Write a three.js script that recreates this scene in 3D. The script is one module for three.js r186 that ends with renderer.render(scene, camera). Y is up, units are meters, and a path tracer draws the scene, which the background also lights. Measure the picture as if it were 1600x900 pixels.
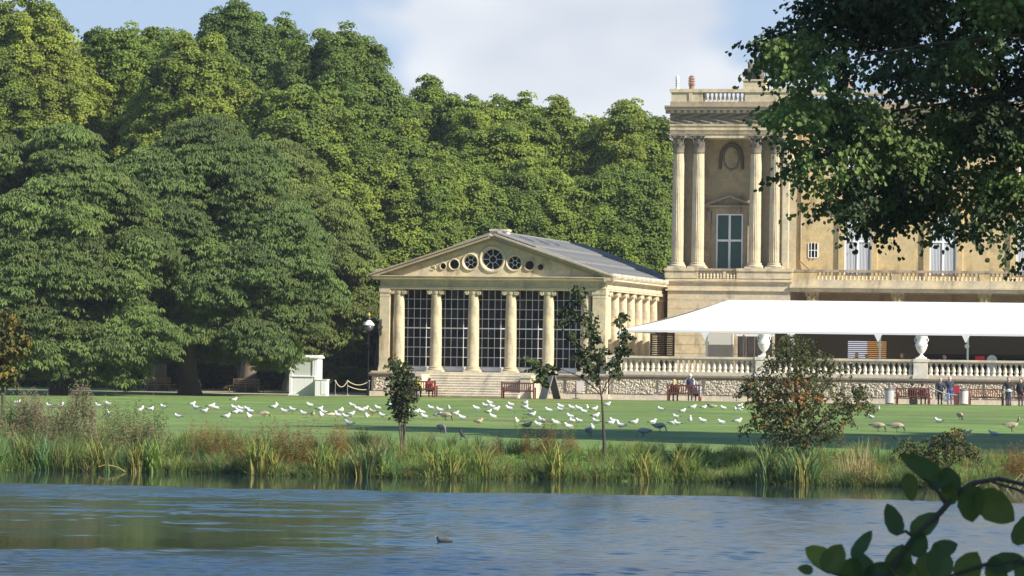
import * as THREE from 'three';
import { mergeGeometries } from 'three/addons/utils/BufferGeometryUtils.js';
import { MarchingCubes } from 'three/addons/objects/MarchingCubes.js';
import { ImprovedNoise } from 'three/addons/math/ImprovedNoise.js';

// ---------------------------------------------------------------- camera, sky, sun, exposure
const scene = new THREE.Scene();
const FPX = 6800;                                    // focal length in pixels of the 1600 x 900 photograph
const camera = new THREE.PerspectiveCamera(2 * Math.atan(450 / FPX) * 180 / Math.PI, 16 / 9, 0.5, 4000);
camera.position.set(0, 3.77, 0);
camera.rotation.set(Math.atan(125 / FPX), 0, 0.0139);
camera.focus = 260; camera.userData.fStop = 38;
scene.add(camera);
const TH = 12.5 * Math.PI / 180;                     // how far the palace front is turned from the picture plane
const SUN_AZ = (68 - 12.5) * Math.PI / 180, SUN_EL = 33 * Math.PI / 180;
const sunDir = new THREE.Vector3(Math.sin(SUN_AZ) * Math.cos(SUN_EL), Math.sin(SUN_EL), Math.cos(SUN_AZ) * Math.cos(SUN_EL));
const sun = new THREE.DirectionalLight(new THREE.Color(1, 0.93, 0.80), 5);
sun.name = 'sun';
sun.position.copy(sunDir).multiplyScalar(500).add(new THREE.Vector3(0, 0, -200));
sun.target.position.set(0, 0, -200);
sun.castShadow = true;
Object.assign(sun.shadow.camera, { left: -160, right: 160, top: 160, bottom: -160, near: 10, far: 1200 });
sun.shadow.mapSize.set(4096, 4096);
scene.add(sun, sun.target);
const renderer = new THREE.WebGLRenderer({ antialias: true });
renderer.toneMapping = THREE.LinearToneMapping;
renderer.toneMappingExposure = 1.68;
renderer.shadowMap.enabled = true;
renderer.setSize(1024, 576);

scene.fog = new THREE.FogExp2(new THREE.Color(0.82, 0.90, 1.0), 0.0001);   // thin autumn haze

// ---------------------------------------------------------------- helpers
function rngOf(seed) { let a = seed >>> 0; return () => { a = (a + 0x6d2b79f5) | 0; let t = Math.imul(a ^ (a >>> 15), 1 | a); t = (t + Math.imul(t ^ (t >>> 7), 61 | t)) ^ t; return ((t ^ (t >>> 14)) >>> 0) / 4294967296; }; }
const PN = new ImprovedNoise();
const V = (x, y, z) => new THREE.Vector3(x, y, z);
const clamp = (x, a, b) => Math.min(b, Math.max(a, x));
const sstep = (a, b, x) => { const t = clamp((x - a) / (b - a), 0, 1); return t * t * (3 - 2 * t); };
const lerp = (a, b, t) => a + (b - a) * t;
function fbm(x, y, z, n = 4) { let s = 0, a = 0.5; for (let i = 0; i < n; i++) { s += a * PN.noise(x, y, z); x = x * 2.03 + 7.1; y = y * 2.03 + 3.7; z = z * 2.03 + 1.3; a *= 0.5; } return s; }

// the sky: air and cloud only
{
  const Wd = 3072, Hd = 1536, data = new Float32Array(Wd * Hd * 4);
  for (let r = 0; r < Hd; r++) {
    const up = ((r + 0.5) / Hd - 0.5) * Math.PI, y = Math.sin(up), e = Math.max(0, up * 180 / Math.PI);
    const t1 = sstep(3, 16, e), t2 = sstep(12, 60, e);
    const air = [lerp(lerp(0.50, 0.125, t1), 0.07, t2), lerp(lerp(0.645, 0.365, t1), 0.19, t2), lerp(lerp(0.85, 0.76, t1), 0.50, t2)];
    for (let c = 0; c < Wd; c++) {
      const o = (r * Wd + c) * 4; data[o + 3] = 1;
      if (up < -0.03) { data[o] = 0.28; data[o + 1] = 0.31; data[o + 2] = 0.35; continue; }
      const az = ((c + 0.5) / Wd - 0.5) * 2 * Math.PI, x = Math.cos(az) * Math.cos(up), z = Math.sin(az) * Math.cos(up);
      let n = 0.5 + fbm(x * 9 + 4.3, y * 16 + 1.7, z * 9 + 2.2, 6) * 1.25;
      const m = sstep(lerp(0.43, 0.60, t1), lerp(0.57, 0.80, t1), n) * lerp(0.95, 0.75, t1);
      const b = 0.55 + fbm(x * 22 + 9, y * 40 - 3, z * 22, 4) * 1.1;
      const cl = [lerp(0.58, 0.97, b), lerp(0.65, 0.99, b), lerp(0.77, 1.02, b)];
      for (let k = 0; k < 3; k++) data[o + k] = lerp(air[k], cl[k], m) * 0.595;
    }
  }
  const t = new THREE.DataTexture(data, Wd, Hd, THREE.RGBAFormat, THREE.FloatType);
  t.mapping = THREE.EquirectangularReflectionMapping; t.magFilter = THREE.LinearFilter; t.needsUpdate = true;
  scene.background = t; scene.environment = t;
}

const used = {};
function numbered(n) { if (!(n in used)) { used[n] = 0; return n; } used[n]++; return n + '_' + String(used[n]).padStart(3, '0'); }
const shade = (o) => { o.castShadow = true; o.receiveShadow = true; return o; };
function mesh(name, geo, mat, parent) { const m = shade(new THREE.Mesh(Array.isArray(geo) ? merge(geo) : geo, mat)); m.name = parent ? name : numbered(name); (parent || scene).add(m); return m; }
function tag(o, label, category, group) { o.userData.label = label; o.userData.category = category; if (group) o.userData.group = group; return o; }
function thing(name, label, category, pos = [0, 0, 0], turn = 0, group) { const o = new THREE.Group(); o.name = numbered(name); o.position.set(...pos); o.rotation.y = turn; scene.add(o); return tag(o, label, category, group); }
function struct(name, geo, mat) { const m = mesh(name, geo, mat); m.userData.kind = 'structure'; return m; }
function copyOf(root, pos, turn, label, sc = 1) { const c = root.clone(); c.name = numbered(root.name.replace(/_\d+$/, '')); c.userData = { ...root.userData, label }; c.position.set(...pos); c.rotation.y = turn; c.scale.setScalar(sc); scene.add(c); return c; }

// a point of the place from where it shows in the photograph and how far away it stands
const camM = new THREE.Matrix4().makeRotationFromEuler(camera.rotation);
function ray(px, py) { return V((px - 800) / FPX, (450 - py) / FPX, -1).applyMatrix4(camM); }
function at(px, py, d) { const r = ray(px, py); return r.multiplyScalar(d / -r.z).add(camera.position); }
const shoreD = (x) => 147.9 - 0.16 * x + 0.7 * Math.sin(x * 0.35) + 0.4 * Math.sin(x * 1.1 + 1) - 0.8 * clamp(x - 23, 0, 22);   // distance of the far water line
function groundY(x, z) {
  const d = -z, s = shoreD(clamp(x, -60, 60));
  const lawn = 0.95 + 0.90 * clamp((d - s - 6) / 128, 0, 1);
  if (d > s - 1.5) return lerp(-0.35, lawn, sstep(s - 1.2, s + 6, d)) + (d > s + 7 ? 0.02 * fbm(x * 0.08, 0.3, d * 0.08, 2) : 0);
  const near = sstep(22, 10, d) * 2.4 - 0.9;             // the bank that the camera stands on
  return d < 40 ? near : -0.9;
}
function ground(px, py) { let a = 140, b = 420; for (let i = 0; i < 50; i++) { const m = (a + b) / 2, p = at(px, py, m); if (p.y > groundY(p.x, p.z)) a = m; else b = m; } return at(px, py, a); }
const onGround = (px, d) => { const p = at(px, 600, d); p.y = groundY(p.x, p.z); return p; };
// the palace's own axes: x along its front, z out of it, y up from the gravel; origin under the middle of the pavilion front
const F0 = V(-1.274, 1.85, -283);
const fac = (x, y, z) => [F0.x + x * Math.cos(TH) - z * Math.sin(TH), F0.y + y, F0.z + x * Math.sin(TH) + z * Math.cos(TH)];
const fThing = (name, label, category, p = [0, 0, 0], turn = 0, group) => thing(name, label, category, fac(...p), -TH + turn, group);

// geometry
function merge(list) {
  list = list.filter(Boolean).map((g) => { if (g.index === null) return g; return g.toNonIndexed(); });
  const col = list.some((g) => g.attributes.color);
  for (const g of list) {
    if (!g.attributes.normal) g.computeVertexNormals();
    if (!g.attributes.uv) g.setAttribute('uv', new THREE.BufferAttribute(new Float32Array(g.attributes.position.count * 2), 2));
    if (col && !g.attributes.color) g.setAttribute('color', new THREE.BufferAttribute(new Float32Array(g.attributes.position.count * 3).fill(1), 3));
    for (const k of Object.keys(g.attributes)) if (!['position', 'normal', 'uv', 'color'].includes(k)) g.deleteAttribute(k);
  }
  return list.length === 1 ? list[0] : mergeGeometries(list);
}
function muv(g, ox = 0, oy = 0) {                       // uv in metres from the faces' directions
  if (g.index) g = g.toNonIndexed();
  const p = g.attributes.position, n = g.attributes.normal, uv = new Float32Array(p.count * 2);
  for (let i = 0; i < p.count; i++) {
    const ax = Math.abs(n.getX(i)), ay = Math.abs(n.getY(i)), az = Math.abs(n.getZ(i));
    if (ay > ax && ay > az) { uv[2 * i] = p.getX(i); uv[2 * i + 1] = p.getZ(i); }
    else if (ax > az) { uv[2 * i] = p.getZ(i) + 0.37; uv[2 * i + 1] = p.getY(i); }
    else { uv[2 * i] = p.getX(i); uv[2 * i + 1] = p.getY(i); }
    uv[2 * i] += ox; uv[2 * i + 1] += oy;
  }
  g.setAttribute('uv', new THREE.BufferAttribute(uv, 2));
  return g;
}
// box from its limits
function bx(x0, x1, y0, y1, z0, z1) { const g = new THREE.BoxGeometry(x1 - x0, y1 - y0, z1 - z0); g.translate((x0 + x1) / 2, (y0 + y1) / 2, (z0 + z1) / 2); return muv(g); }
// a moulding: profile [[out, y], ...] run along x from x0 to x1 with z = z0 + out (front), extruded
function mould(profile, x0, x1, z0) {
  const s = new THREE.Shape(); s.moveTo(profile[0][0], profile[0][1]); for (const [o, y] of profile.slice(1)) s.lineTo(o, y); s.closePath();
  const g = new THREE.ExtrudeGeometry(s, { depth: x1 - x0, bevelEnabled: false });
  g.rotateY(-Math.PI / 2); g.translate(x1, 0, 0); // extrude (z) -> x ; shape x -> z
  g.translate(0, 0, z0);
  g.deleteAttribute('normal'); const h = g.toNonIndexed ? (g.index ? g.toNonIndexed() : g) : g; h.computeVertexNormals();
  return muv(h);
}
// same moulding run along z from z0 to z1 with x = x0 + out (a right hand flank)
function mouldSide(profile, z0, z1, x0) { const g = mould(profile, 0, z1 - z0, 0); g.rotateY(Math.PI / 2); g.translate(x0, 0, z1); g.deleteAttribute('normal'); g.computeVertexNormals(); return muv(g); }
function lathe(pts, seg = 20) { const g = new THREE.LatheGeometry(pts.map(([r, y]) => new THREE.Vector2(r, y)), seg); return g; }
function tube(pts, r0, r1, sides = 6, bend) {           // tapered tube through points
  const n = pts.length, pos = [], idx = [], nor = [];
  const up = V(0, 1, 0); let side = null;
  for (let i = 0; i < n; i++) {
    const t = V().copy(pts[Math.min(i + 1, n - 1)]).sub(pts[Math.max(i - 1, 0)]).normalize();
    if (!side) { side = V().crossVectors(Math.abs(t.y) > 0.9 ? V(1, 0, 0) : up, t).normalize(); } else side.addScaledVector(t, -side.dot(t)).normalize();
    const b = V().crossVectors(t, side), r = lerp(r0, r1, n > 1 ? i / (n - 1) : 0);
    for (let k = 0; k < sides; k++) { const a = k / sides * 2 * Math.PI, d = V().addScaledVector(side, Math.cos(a)).addScaledVector(b, Math.sin(a)); nor.push(d.x, d.y, d.z); pos.push(pts[i].x + d.x * r, pts[i].y + d.y * r, pts[i].z + d.z * r); }
  }
  for (let i = 0; i < n - 1; i++) for (let k = 0; k < sides; k++) { const a = i * sides + k, b2 = i * sides + (k + 1) % sides; idx.push(a, b2, a + sides, b2, b2 + sides, a + sides); }
  for (let k = 1; k < sides - 1; k++) { idx.push(0, k + 1, k); const o = (n - 1) * sides; idx.push(o, o + k, o + k + 1); }
  const g = new THREE.BufferGeometry(); g.setAttribute('position', new THREE.Float32BufferAttribute(pos, 3)); g.setAttribute('normal', new THREE.Float32BufferAttribute(nor, 3)); g.setIndex(idx);
  const uv = new Float32Array(pos.length / 3 * 2); for (let i = 0; i < uv.length / 2; i++) { uv[2 * i] = (i % sides) / sides; uv[2 * i + 1] = pos[3 * i + 1]; } g.setAttribute('uv', new THREE.BufferAttribute(uv, 2));
  return g;
}
const bar = (a, b, r, s = 6) => tube([V(...a), V(...b)], r, r, s);

// textures
function tex(size, fn, srgb = true, rep = 1) {           // fn(u, v) -> [r, g, b] 0..1 (display values when srgb)
  const d = new Uint8Array(size * size * 4);
  for (let y = 0; y < size; y++) for (let x = 0; x < size; x++) { const c = fn(x / size, y / size), o = (y * size + x) * 4; d[o] = clamp(c[0], 0, 1) * 255; d[o + 1] = clamp(c[1], 0, 1) * 255; d[o + 2] = clamp(c[2], 0, 1) * 255; d[o + 3] = 255; }
  const t = new THREE.DataTexture(d, size, size, THREE.RGBAFormat); t.magFilter = THREE.LinearFilter; t.minFilter = THREE.LinearMipmapLinearFilter; t.generateMipmaps = true; t.wrapS = t.wrapT = THREE.RepeatWrapping;
  if (srgb) t.colorSpace = THREE.SRGBColorSpace; t.repeat.set(rep, rep); t.needsUpdate = true; return t;
}
// noise that tiles: wraps by blending
const tile = (f) => (u, v) => { const a = f(u, v), b = f(u - 1, v), c = f(u, v - 1), d = f(u - 1, v - 1), s = sstep(0.75, 1, u), t = sstep(0.75, 1, v); return lerp(lerp(a, b, s), lerp(c, d, s), t); };
const nA = tile((u, v) => fbm(u * 5, v * 5, 0.5, 5)), nB = tile((u, v) => fbm(u * 22, v * 22, 5.5, 3)), nC = tile((u, v) => fbm(u * 7, v * 1.6, 9.5, 4));
const stoneMap = tex(512, (u, v) => { const a = nA(u, v), b = nB(u, v), c = sstep(0.05, 0.4, nC(u, v)); const k = 0.93 + a * 0.16 + b * 0.14 - c * 0.17; return [k, k * (0.985 - a * 0.05), k * (0.955 - a * 0.12)]; }, true, 1 / 5);
const stoneBump = tex(256, (u, v) => { const k = 0.5 + nB(u, v) * 0.6 + nA(u, v) * 0.4; return [k, k, k]; }, false, 1 / 2);
const lin = (r, g, b) => new THREE.Color().setRGB(r, g, b);
function std(c, rough = 0.85, extra = {}) { return new THREE.MeshStandardMaterial({ color: Array.isArray(c) ? lin(...c) : c, roughness: rough, ...extra }); }
const stone = (c, rough = 0.9) => std(c, rough, { map: stoneMap, bumpMap: stoneBump, bumpScale: 0.008 });
const M = {
  bath: stone([0.63, 0.55, 0.395]),                     // the pavilion's and palace's honey stone
  bathDark: stone([0.40, 0.34, 0.25]),                 // weathered cornices
  bathGold: stone([0.62, 0.495, 0.28]),                 // the wing's yellow wall
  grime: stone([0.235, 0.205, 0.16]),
  shadedLoggia: stone([0.46, 0.37, 0.235]),                  // browner old loggia stone, darkened further to hold the recess's shade
  pale: stone([0.64, 0.59, 0.49]),
  stepStone: stone([0.86, 0.81, 0.72]),                     // steps and podium
  white: std([0.78, 0.76, 0.71], 0.6),
  whitePaint: std([0.80, 0.80, 0.80], 0.45),
  lead: std([0.30, 0.31, 0.33], 0.55, { map: stoneMap }),
  leadDark: std([0.16, 0.165, 0.18], 0.6),
  glassB: new THREE.MeshPhysicalMaterial({ color: lin(0.016, 0.011, 0.018), roughness: 0.14, specularIntensity: 0.28 }),
  glassC: new THREE.MeshPhysicalMaterial({ color: lin(0.010, 0.010, 0.014), roughness: 0.05, specularIntensity: 0.35 }),
  glass: new THREE.MeshPhysicalMaterial({ color: lin(0.006, 0.004, 0.008), roughness: 0.08, specularIntensity: 0.15 }),
  paneBar: std([0.86, 0.86, 0.84], 0.5),
  glassGreen: new THREE.MeshPhysicalMaterial({ color: lin(0.02, 0.075, 0.06), roughness: 0.08, specularIntensity: 0.6 }),
  canvas: new THREE.MeshPhysicalMaterial({ color: lin(0.80, 0.81, 0.82), roughness: 0.9, transmission: 0.2, thickness: 0, side: THREE.DoubleSide }),
  lining: std([0.42, 0.38, 0.30], 0.9),
  steel: std([0.42, 0.43, 0.44], 0.4, { metalness: 0.7 }),
  iron: std([0.03, 0.03, 0.03], 0.5),
  gold: std([0.75, 0.5, 0.12], 0.35, { metalness: 0.8 }),
  benchWood: std([0.145, 0.042, 0.028], 0.6),
  oakWood: std([0.36, 0.20, 0.09], 0.7),
  dark: std([0.02, 0.018, 0.016], 0.9),
  shutter: std([0.055, 0.043, 0.04], 0.7),
  terracotta: std([0.31, 0.17, 0.11], 0.9),
  bark: std([0.085, 0.065, 0.05], 0.95),
  barkPale: std([0.14, 0.11, 0.08], 0.95),
};

// ---------------------------------------------------------------- ground, water
{
  const xs = [], zs = [];
  for (let x = -1500; x < -60; x += 120) xs.push(x); for (let x = -60; x <= 60; x += 1) xs.push(x); for (let x = 90; x <= 1500; x += 120) xs.push(x);
  for (let d = -300; d < 0; d += 40) zs.push(-d); for (let d = 0; d < 30; d += 2) zs.push(-d); for (let d = 30; d < 132; d += 6) zs.push(-d); for (let d = 132; d < 170; d += 0.5) zs.push(-d); for (let d = 170; d < 400; d += 3) zs.push(-d); for (let d = 400; d < 2600; d += 100) zs.push(-d);
  const nx = xs.length, nz = zs.length, pos = new Float32Array(nx * nz * 3), uv = new Float32Array(nx * nz * 2), idx = [];
  for (let j = 0; j < nz; j++) for (let i = 0; i < nx; i++) { const o = j * nx + i; pos[3 * o] = xs[i]; pos[3 * o + 1] = groundY(xs[i], zs[j]); pos[3 * o + 2] = zs[j]; uv[2 * o] = xs[i]; uv[2 * o + 1] = zs[j]; }
  for (let j = 0; j < nz - 1; j++) for (let i = 0; i < nx - 1; i++) { const a = j * nx + i; idx.push(a, a + 1, a + nx, a + 1, a + nx + 1, a + nx); }
  const g = new THREE.BufferGeometry(); g.setAttribute('position', new THREE.BufferAttribute(pos, 3)); g.setAttribute('uv', new THREE.BufferAttribute(uv, 2)); g.setIndex(idx); g.computeVertexNormals();
  const grass = tex(1024, (u, v) => {
    const st = 0.5 + 0.5 * Math.sin(v * 2 * Math.PI * 6 + 1.2 * nA(v, u)), a = nA(u, v), b = nB(u, v), f = fbm(u * 160, v * 160, 3.3, 2), wear = sstep(0.12, 0.34, nC(v, u * 0.999)) + sstep(0.2, 0.4, nB(v, u)) * 0.5;
    const k = 0.97 + st * 0.06 + a * 0.26 + b * 0.26 + f * 0.34;
    return [0.395 * k + wear * 0.09, 0.49 * k + wear * 0.03, 0.205 * k + wear * 0.03];
  }, true, 1 / 60);
  grass.rotation = 0.06;
  struct('lawn', g, std([0.86, 0.88, 0.86], 1, { map: grass }));
}
{
  // the lake: a sheet whose ripples are real; it lies still along the far bank and in a few lee patches
  const calm = (x, d) => {
    const s = shoreD(clamp(x, -60, 60)), e0 = s - 17.2 + 2.2 * fbm(x * 0.16, 0.7, 0, 2), edge = sstep(e0, e0 + 1.0, d);
    const n = 1.15 * fbm(x * 0.16 + 3, d * 0.2 + 1, 4.4, 5), patch = sstep(-0.04, 0.24, n + 0.50 * sstep(-0.5, -9, x) * sstep(112, 99, d) * sstep(84.5, 88, d) + 0.14 * sstep(0, -6, x) * sstep(122, 116, d) - 0.27 - 0.3 * sstep(-3, 3, x));
    const lee = 0.72 * sstep(3, -7, x) * sstep(127, 117, d) * sstep(84, 88, d) * sstep(-0.25, 0.1, fbm(x * 0.3, d * 0.5, 2.2, 3));
    return Math.max(edge, patch * 0.93, lee);
  };
  const xs = [-900, -300, -100, -50, -30], zs = [30, -8, -30, -50, -64]; for (let x = -24; x <= 24.01; x += 0.15) xs.push(x); xs.push(30, 50, 100, 300, 900);
  for (let d = 70; d < 152; d += 0.085) zs.push(-d); zs.push(-156, -165);
  const nx = xs.length, nz = zs.length, pos = new Float32Array(nx * nz * 3), uv = new Float32Array(nx * nz * 2), idx = [];
  const rand = rngOf(5), waves = [];
  for (let i = 0; i < 46; i++) { const L = 0.28 * Math.pow(4.2, rand()), a = (rand() - 0.5) * 1.5 + 0.15; waves.push([Math.sin(a) * 2 * Math.PI / L, Math.cos(a) * 2 * Math.PI / L, rand() * 6.28, 0.0021 * Math.pow(L, 0.7)]); }
  for (let j = 0; j < nz; j++) for (let i = 0; i < nx; i++) {
    const x = xs[i], d = -zs[j], o = j * nx + i; let h = 0;
    if (d > 69 && d < 152 && Math.abs(x) < 24.1) { const c = calm(x, d), amp = (0.05 + 1.15 * (1 - c)) * (0.75 + 1.1 * fbm(x * 0.35, d * 0.12, 8, 2)); for (const w of waves) h += w[3] * Math.sin(w[0] * x + w[1] * d + w[2]); h *= amp; }
    pos[3 * o] = x; pos[3 * o + 1] = h; pos[3 * o + 2] = zs[j]; uv[2 * o] = (x + 24) / 48; uv[2 * o + 1] = (d - 70) / 82;
  }
  for (let j = 0; j < nz - 1; j++) for (let i = 0; i < nx - 1; i++) { const a = j * nx + i; idx.push(a, a + 1, a + nx, a + 1, a + nx + 1, a + nx); }
  const g = new THREE.BufferGeometry(); g.setAttribute('position', new THREE.BufferAttribute(pos, 3)); g.setAttribute('uv', new THREE.BufferAttribute(uv, 2)); g.setIndex(idx); g.computeVertexNormals();
  const rough = tex(256, (u, v) => { const c = calm(u * 48 - 24, v * 82 + 70), r = lerp(0.20, 0.05, c); return [r, r, r]; }, false); rough.wrapS = rough.wrapT = THREE.ClampToEdgeWrapping;
  struct('lake_water', g, new THREE.MeshPhysicalMaterial({ color: lin(0.022, 0.042, 0.045), roughness: 1, roughnessMap: rough, ior: 1.33 }));
}
{
  // gravel path along the foot of the terrace and the buildings
  const s = []; for (let x = -60; x <= 60; x += 2) s.push(x);
  const pos = [], idx = [], uv = [];
  s.forEach((x, i) => { for (const [z, dy] of [[4.4, 0], [-3, 0]]) { const p = fac(x, 0, z); pos.push(p[0], groundY(p[0], p[2]) + 0.012, p[2]); uv.push(x, z); } if (i) { const a = i * 2; idx.push(a - 2, a, a - 1, a, a + 1, a - 1); } });
  const g = new THREE.BufferGeometry(); g.setAttribute('position', new THREE.Float32BufferAttribute(pos, 3)); g.setAttribute('uv', new THREE.Float32BufferAttribute(uv, 2)); g.setIndex(idx); g.computeVertexNormals();
  struct('gravel_path', g, stone([0.50, 0.43, 0.32]));
  // the pale gravel walk running on to the left under the trees
  const w = new THREE.BufferGeometry(), wp = [], wi = [];
  for (let i = 0; i <= 20; i++) { const x = lerp(310, 590, i / 20), a = at(x, 600, 292 + 5 * Math.sin(i * 0.2)), b = at(x, 600, 306); wp.push(a.x, groundY(a.x, a.z) + 0.02, a.z, b.x, groundY(b.x, b.z) + 0.02, b.z); if (i) { const k = 2 * i; wi.push(k - 2, k, k - 1, k, k + 1, k - 1); } }
  w.setAttribute('position', new THREE.Float32BufferAttribute(wp, 3)); w.setIndex(wi); w.computeVertexNormals(); muv(w);
  struct('garden_walk', muv(w), stone([0.52, 0.45, 0.33]));
}

// ---------------------------------------------------------------- classical pieces
function ionicCapital() {                              // front faces +z; sits with its top at y = 0
  const l = [];
  l.push(bx(-0.47, 0.47, -0.05, 0, -0.40, 0.40));
  const ech = lathe([[0.34, -0.34], [0.36, -0.30], [0.36, -0.27], [0.40, -0.18], [0.40, -0.12]], 18); l.push(muv(ech));
  l.push(bx(-0.44, 0.44, -0.13, -0.052, -0.36, 0.36));
  for (const s of [-1, 1]) {
    const c = new THREE.CylinderGeometry(0.15, 0.15, 0.70, 18); c.rotateX(Math.PI / 2); c.translate(s * 0.40, -0.20, 0); l.push(muv(c));
    for (const z of [0.35, -0.35]) { const t = new THREE.TorusGeometry(0.115, 0.032, 6, 18); t.translate(s * 0.40, -0.20, z); l.push(muv(t)); const e = new THREE.SphereGeometry(0.045, 8, 6); e.translate(s * 0.40, -0.20, z + Math.sign(z) * 0.02); l.push(muv(e)); }
  }
  return merge(l);
}
function plainColumn(y0, y1, r) {                      // attic base and smooth tapering shaft
  const h = y1 - y0, l = [bx(-r * 1.36, r * 1.36, y0, y0 + 0.10, -r * 1.36, r * 1.36)];
  l.push(muv(lathe([[r * 1.34, y0 + 0.10], [r * 1.38, y0 + 0.15], [r * 1.30, y0 + 0.20], [r * 1.12, y0 + 0.22], [r * 1.12, y0 + 0.25], [r * 1.2, y0 + 0.28], [r * 1.18, y0 + 0.32], [r * 1.02, y0 + 0.34], [r, y0 + 0.38], [r, y0 + 0.3 * h], [r * 0.95, y0 + 0.65 * h], [r * 0.86, y1 - 0.36], [r * 0.9, y1 - 0.34]], 24)));
  return merge(l);
}
function flutedShaft(y0, y1, r, n = 22) {
  const g = new THREE.CylinderGeometry(1, 1, y1 - y0, n * 6, 10, true), p = g.attributes.position;
  for (let i = 0; i < p.count; i++) {
    const y = (p.getY(i) + (y1 - y0) / 2) / (y1 - y0), a = Math.atan2(p.getZ(i), p.getX(i)), f = Math.abs(Math.sin(a * n / 2));
    const rr = r * (1 - 0.13 * y * y) * (1 - 0.075 * Math.pow(f, 0.6)); p.setXYZ(i, Math.cos(a) * rr, p.getY(i), Math.sin(a) * rr);
  }
  g.computeVertexNormals(); g.translate(0, (y0 + y1) / 2, 0); return muv(g);
}
function corinthianCapital(r, h) {                     // bell with two rows of curling leaves and corner scrolls, foot at y = 0
  const l = [muv(lathe([[r * 0.88, -0.06], [r * 1.0, -0.03], [r * 0.9, 0], [r * 0.92, h * 0.5], [r * 1.1, h * 0.85], [r * 1.25, h * 0.9]], 20))];
  const leaf = (a, y, hh, w, out) => {
    const g = new THREE.PlaneGeometry(w, hh, 2, 4), p = g.attributes.position;
    for (let i = 0; i < p.count; i++) { const t = clamp(p.getY(i) / hh + 0.5, 0, 1), x = p.getX(i) * (t > 0.8 ? 0.5 : 1); p.setXYZ(i, x, y + hh * (t > 0.9 ? 0.88 : t), r * 0.93 + 0.03 + out * Math.pow(t, 2.2) - Math.abs(x) * 0.3); }
    g.rotateY(a); g.computeVertexNormals(); l.push(muv(g));
  };
  for (let k = 0; k < 8; k++) { leaf(k * Math.PI / 4, 0.02, h * 0.42, r * 0.66, 0.13); leaf((k + 0.5) * Math.PI / 4, 0.05, h * 0.68, r * 0.6, 0.17); }
  for (let k = 0; k < 4; k++) { const a = (k + 0.5) * Math.PI / 2, t = new THREE.TorusGeometry(0.085, 0.04, 6, 12); t.rotateY(Math.PI / 2); t.translate(0, h * 0.80, r * 1.42); t.rotateY(a); l.push(muv(t)); const c = bar([0, h * 0.45, r * 1.0], [0, h * 0.84, r * 1.35], 0.05); c.rotateY(a); l.push(muv(c)); }
  l.push(bx(-r * 1.32, r * 1.32, h * 0.88, h, -r * 1.32, r * 1.32));
  return merge(l);
}
function relief(w, h, res, fn, x0, y0, z0) {            // a carved face in the xy plane with a real height field
  const nx = Math.max(2, Math.round(w / res)), ny = Math.max(2, Math.round(h / res)), g = new THREE.PlaneGeometry(w, h, nx, ny), p = g.attributes.position;
  for (let i = 0; i < p.count; i++) p.setZ(i, fn(p.getX(i) + x0, p.getY(i) + y0));
  g.translate(x0 + w / 2, y0 + h / 2, z0); g.computeVertexNormals(); return muv(g);
}
const worm = (x, y) => { const a = fbm(x * 9, y * 11, 1.5, 2), b = Math.abs(fbm(x * 6.4 + 7, y * 7.6, 4.5, 2)); return 0.075 * sstep(0.0, 0.16, b) + 0.04 * a; };
const carve = (x, y) => 0.09 * Math.sin(x * 5.2 + 2.4 * Math.sin(y * 9)) * Math.cos(y * 8.5) + 0.10 * fbm(x * 4.5, y * 6, 2.5, 3);
const baluShape = (h, r) => { const p = [[r, 0], [r, 0.10 * h], [r * 0.62, 0.13 * h], [r * 0.72, 0.18 * h], [r * 0.98, 0.30 * h], [r * 0.95, 0.40 * h], [r * 0.62, 0.60 * h], [r * 0.44, 0.78 * h], [r * 0.5, 0.84 * h], [r * 0.8, 0.88 * h], [r * 0.8, h]]; return muv(lathe(p, 10)); };

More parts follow.
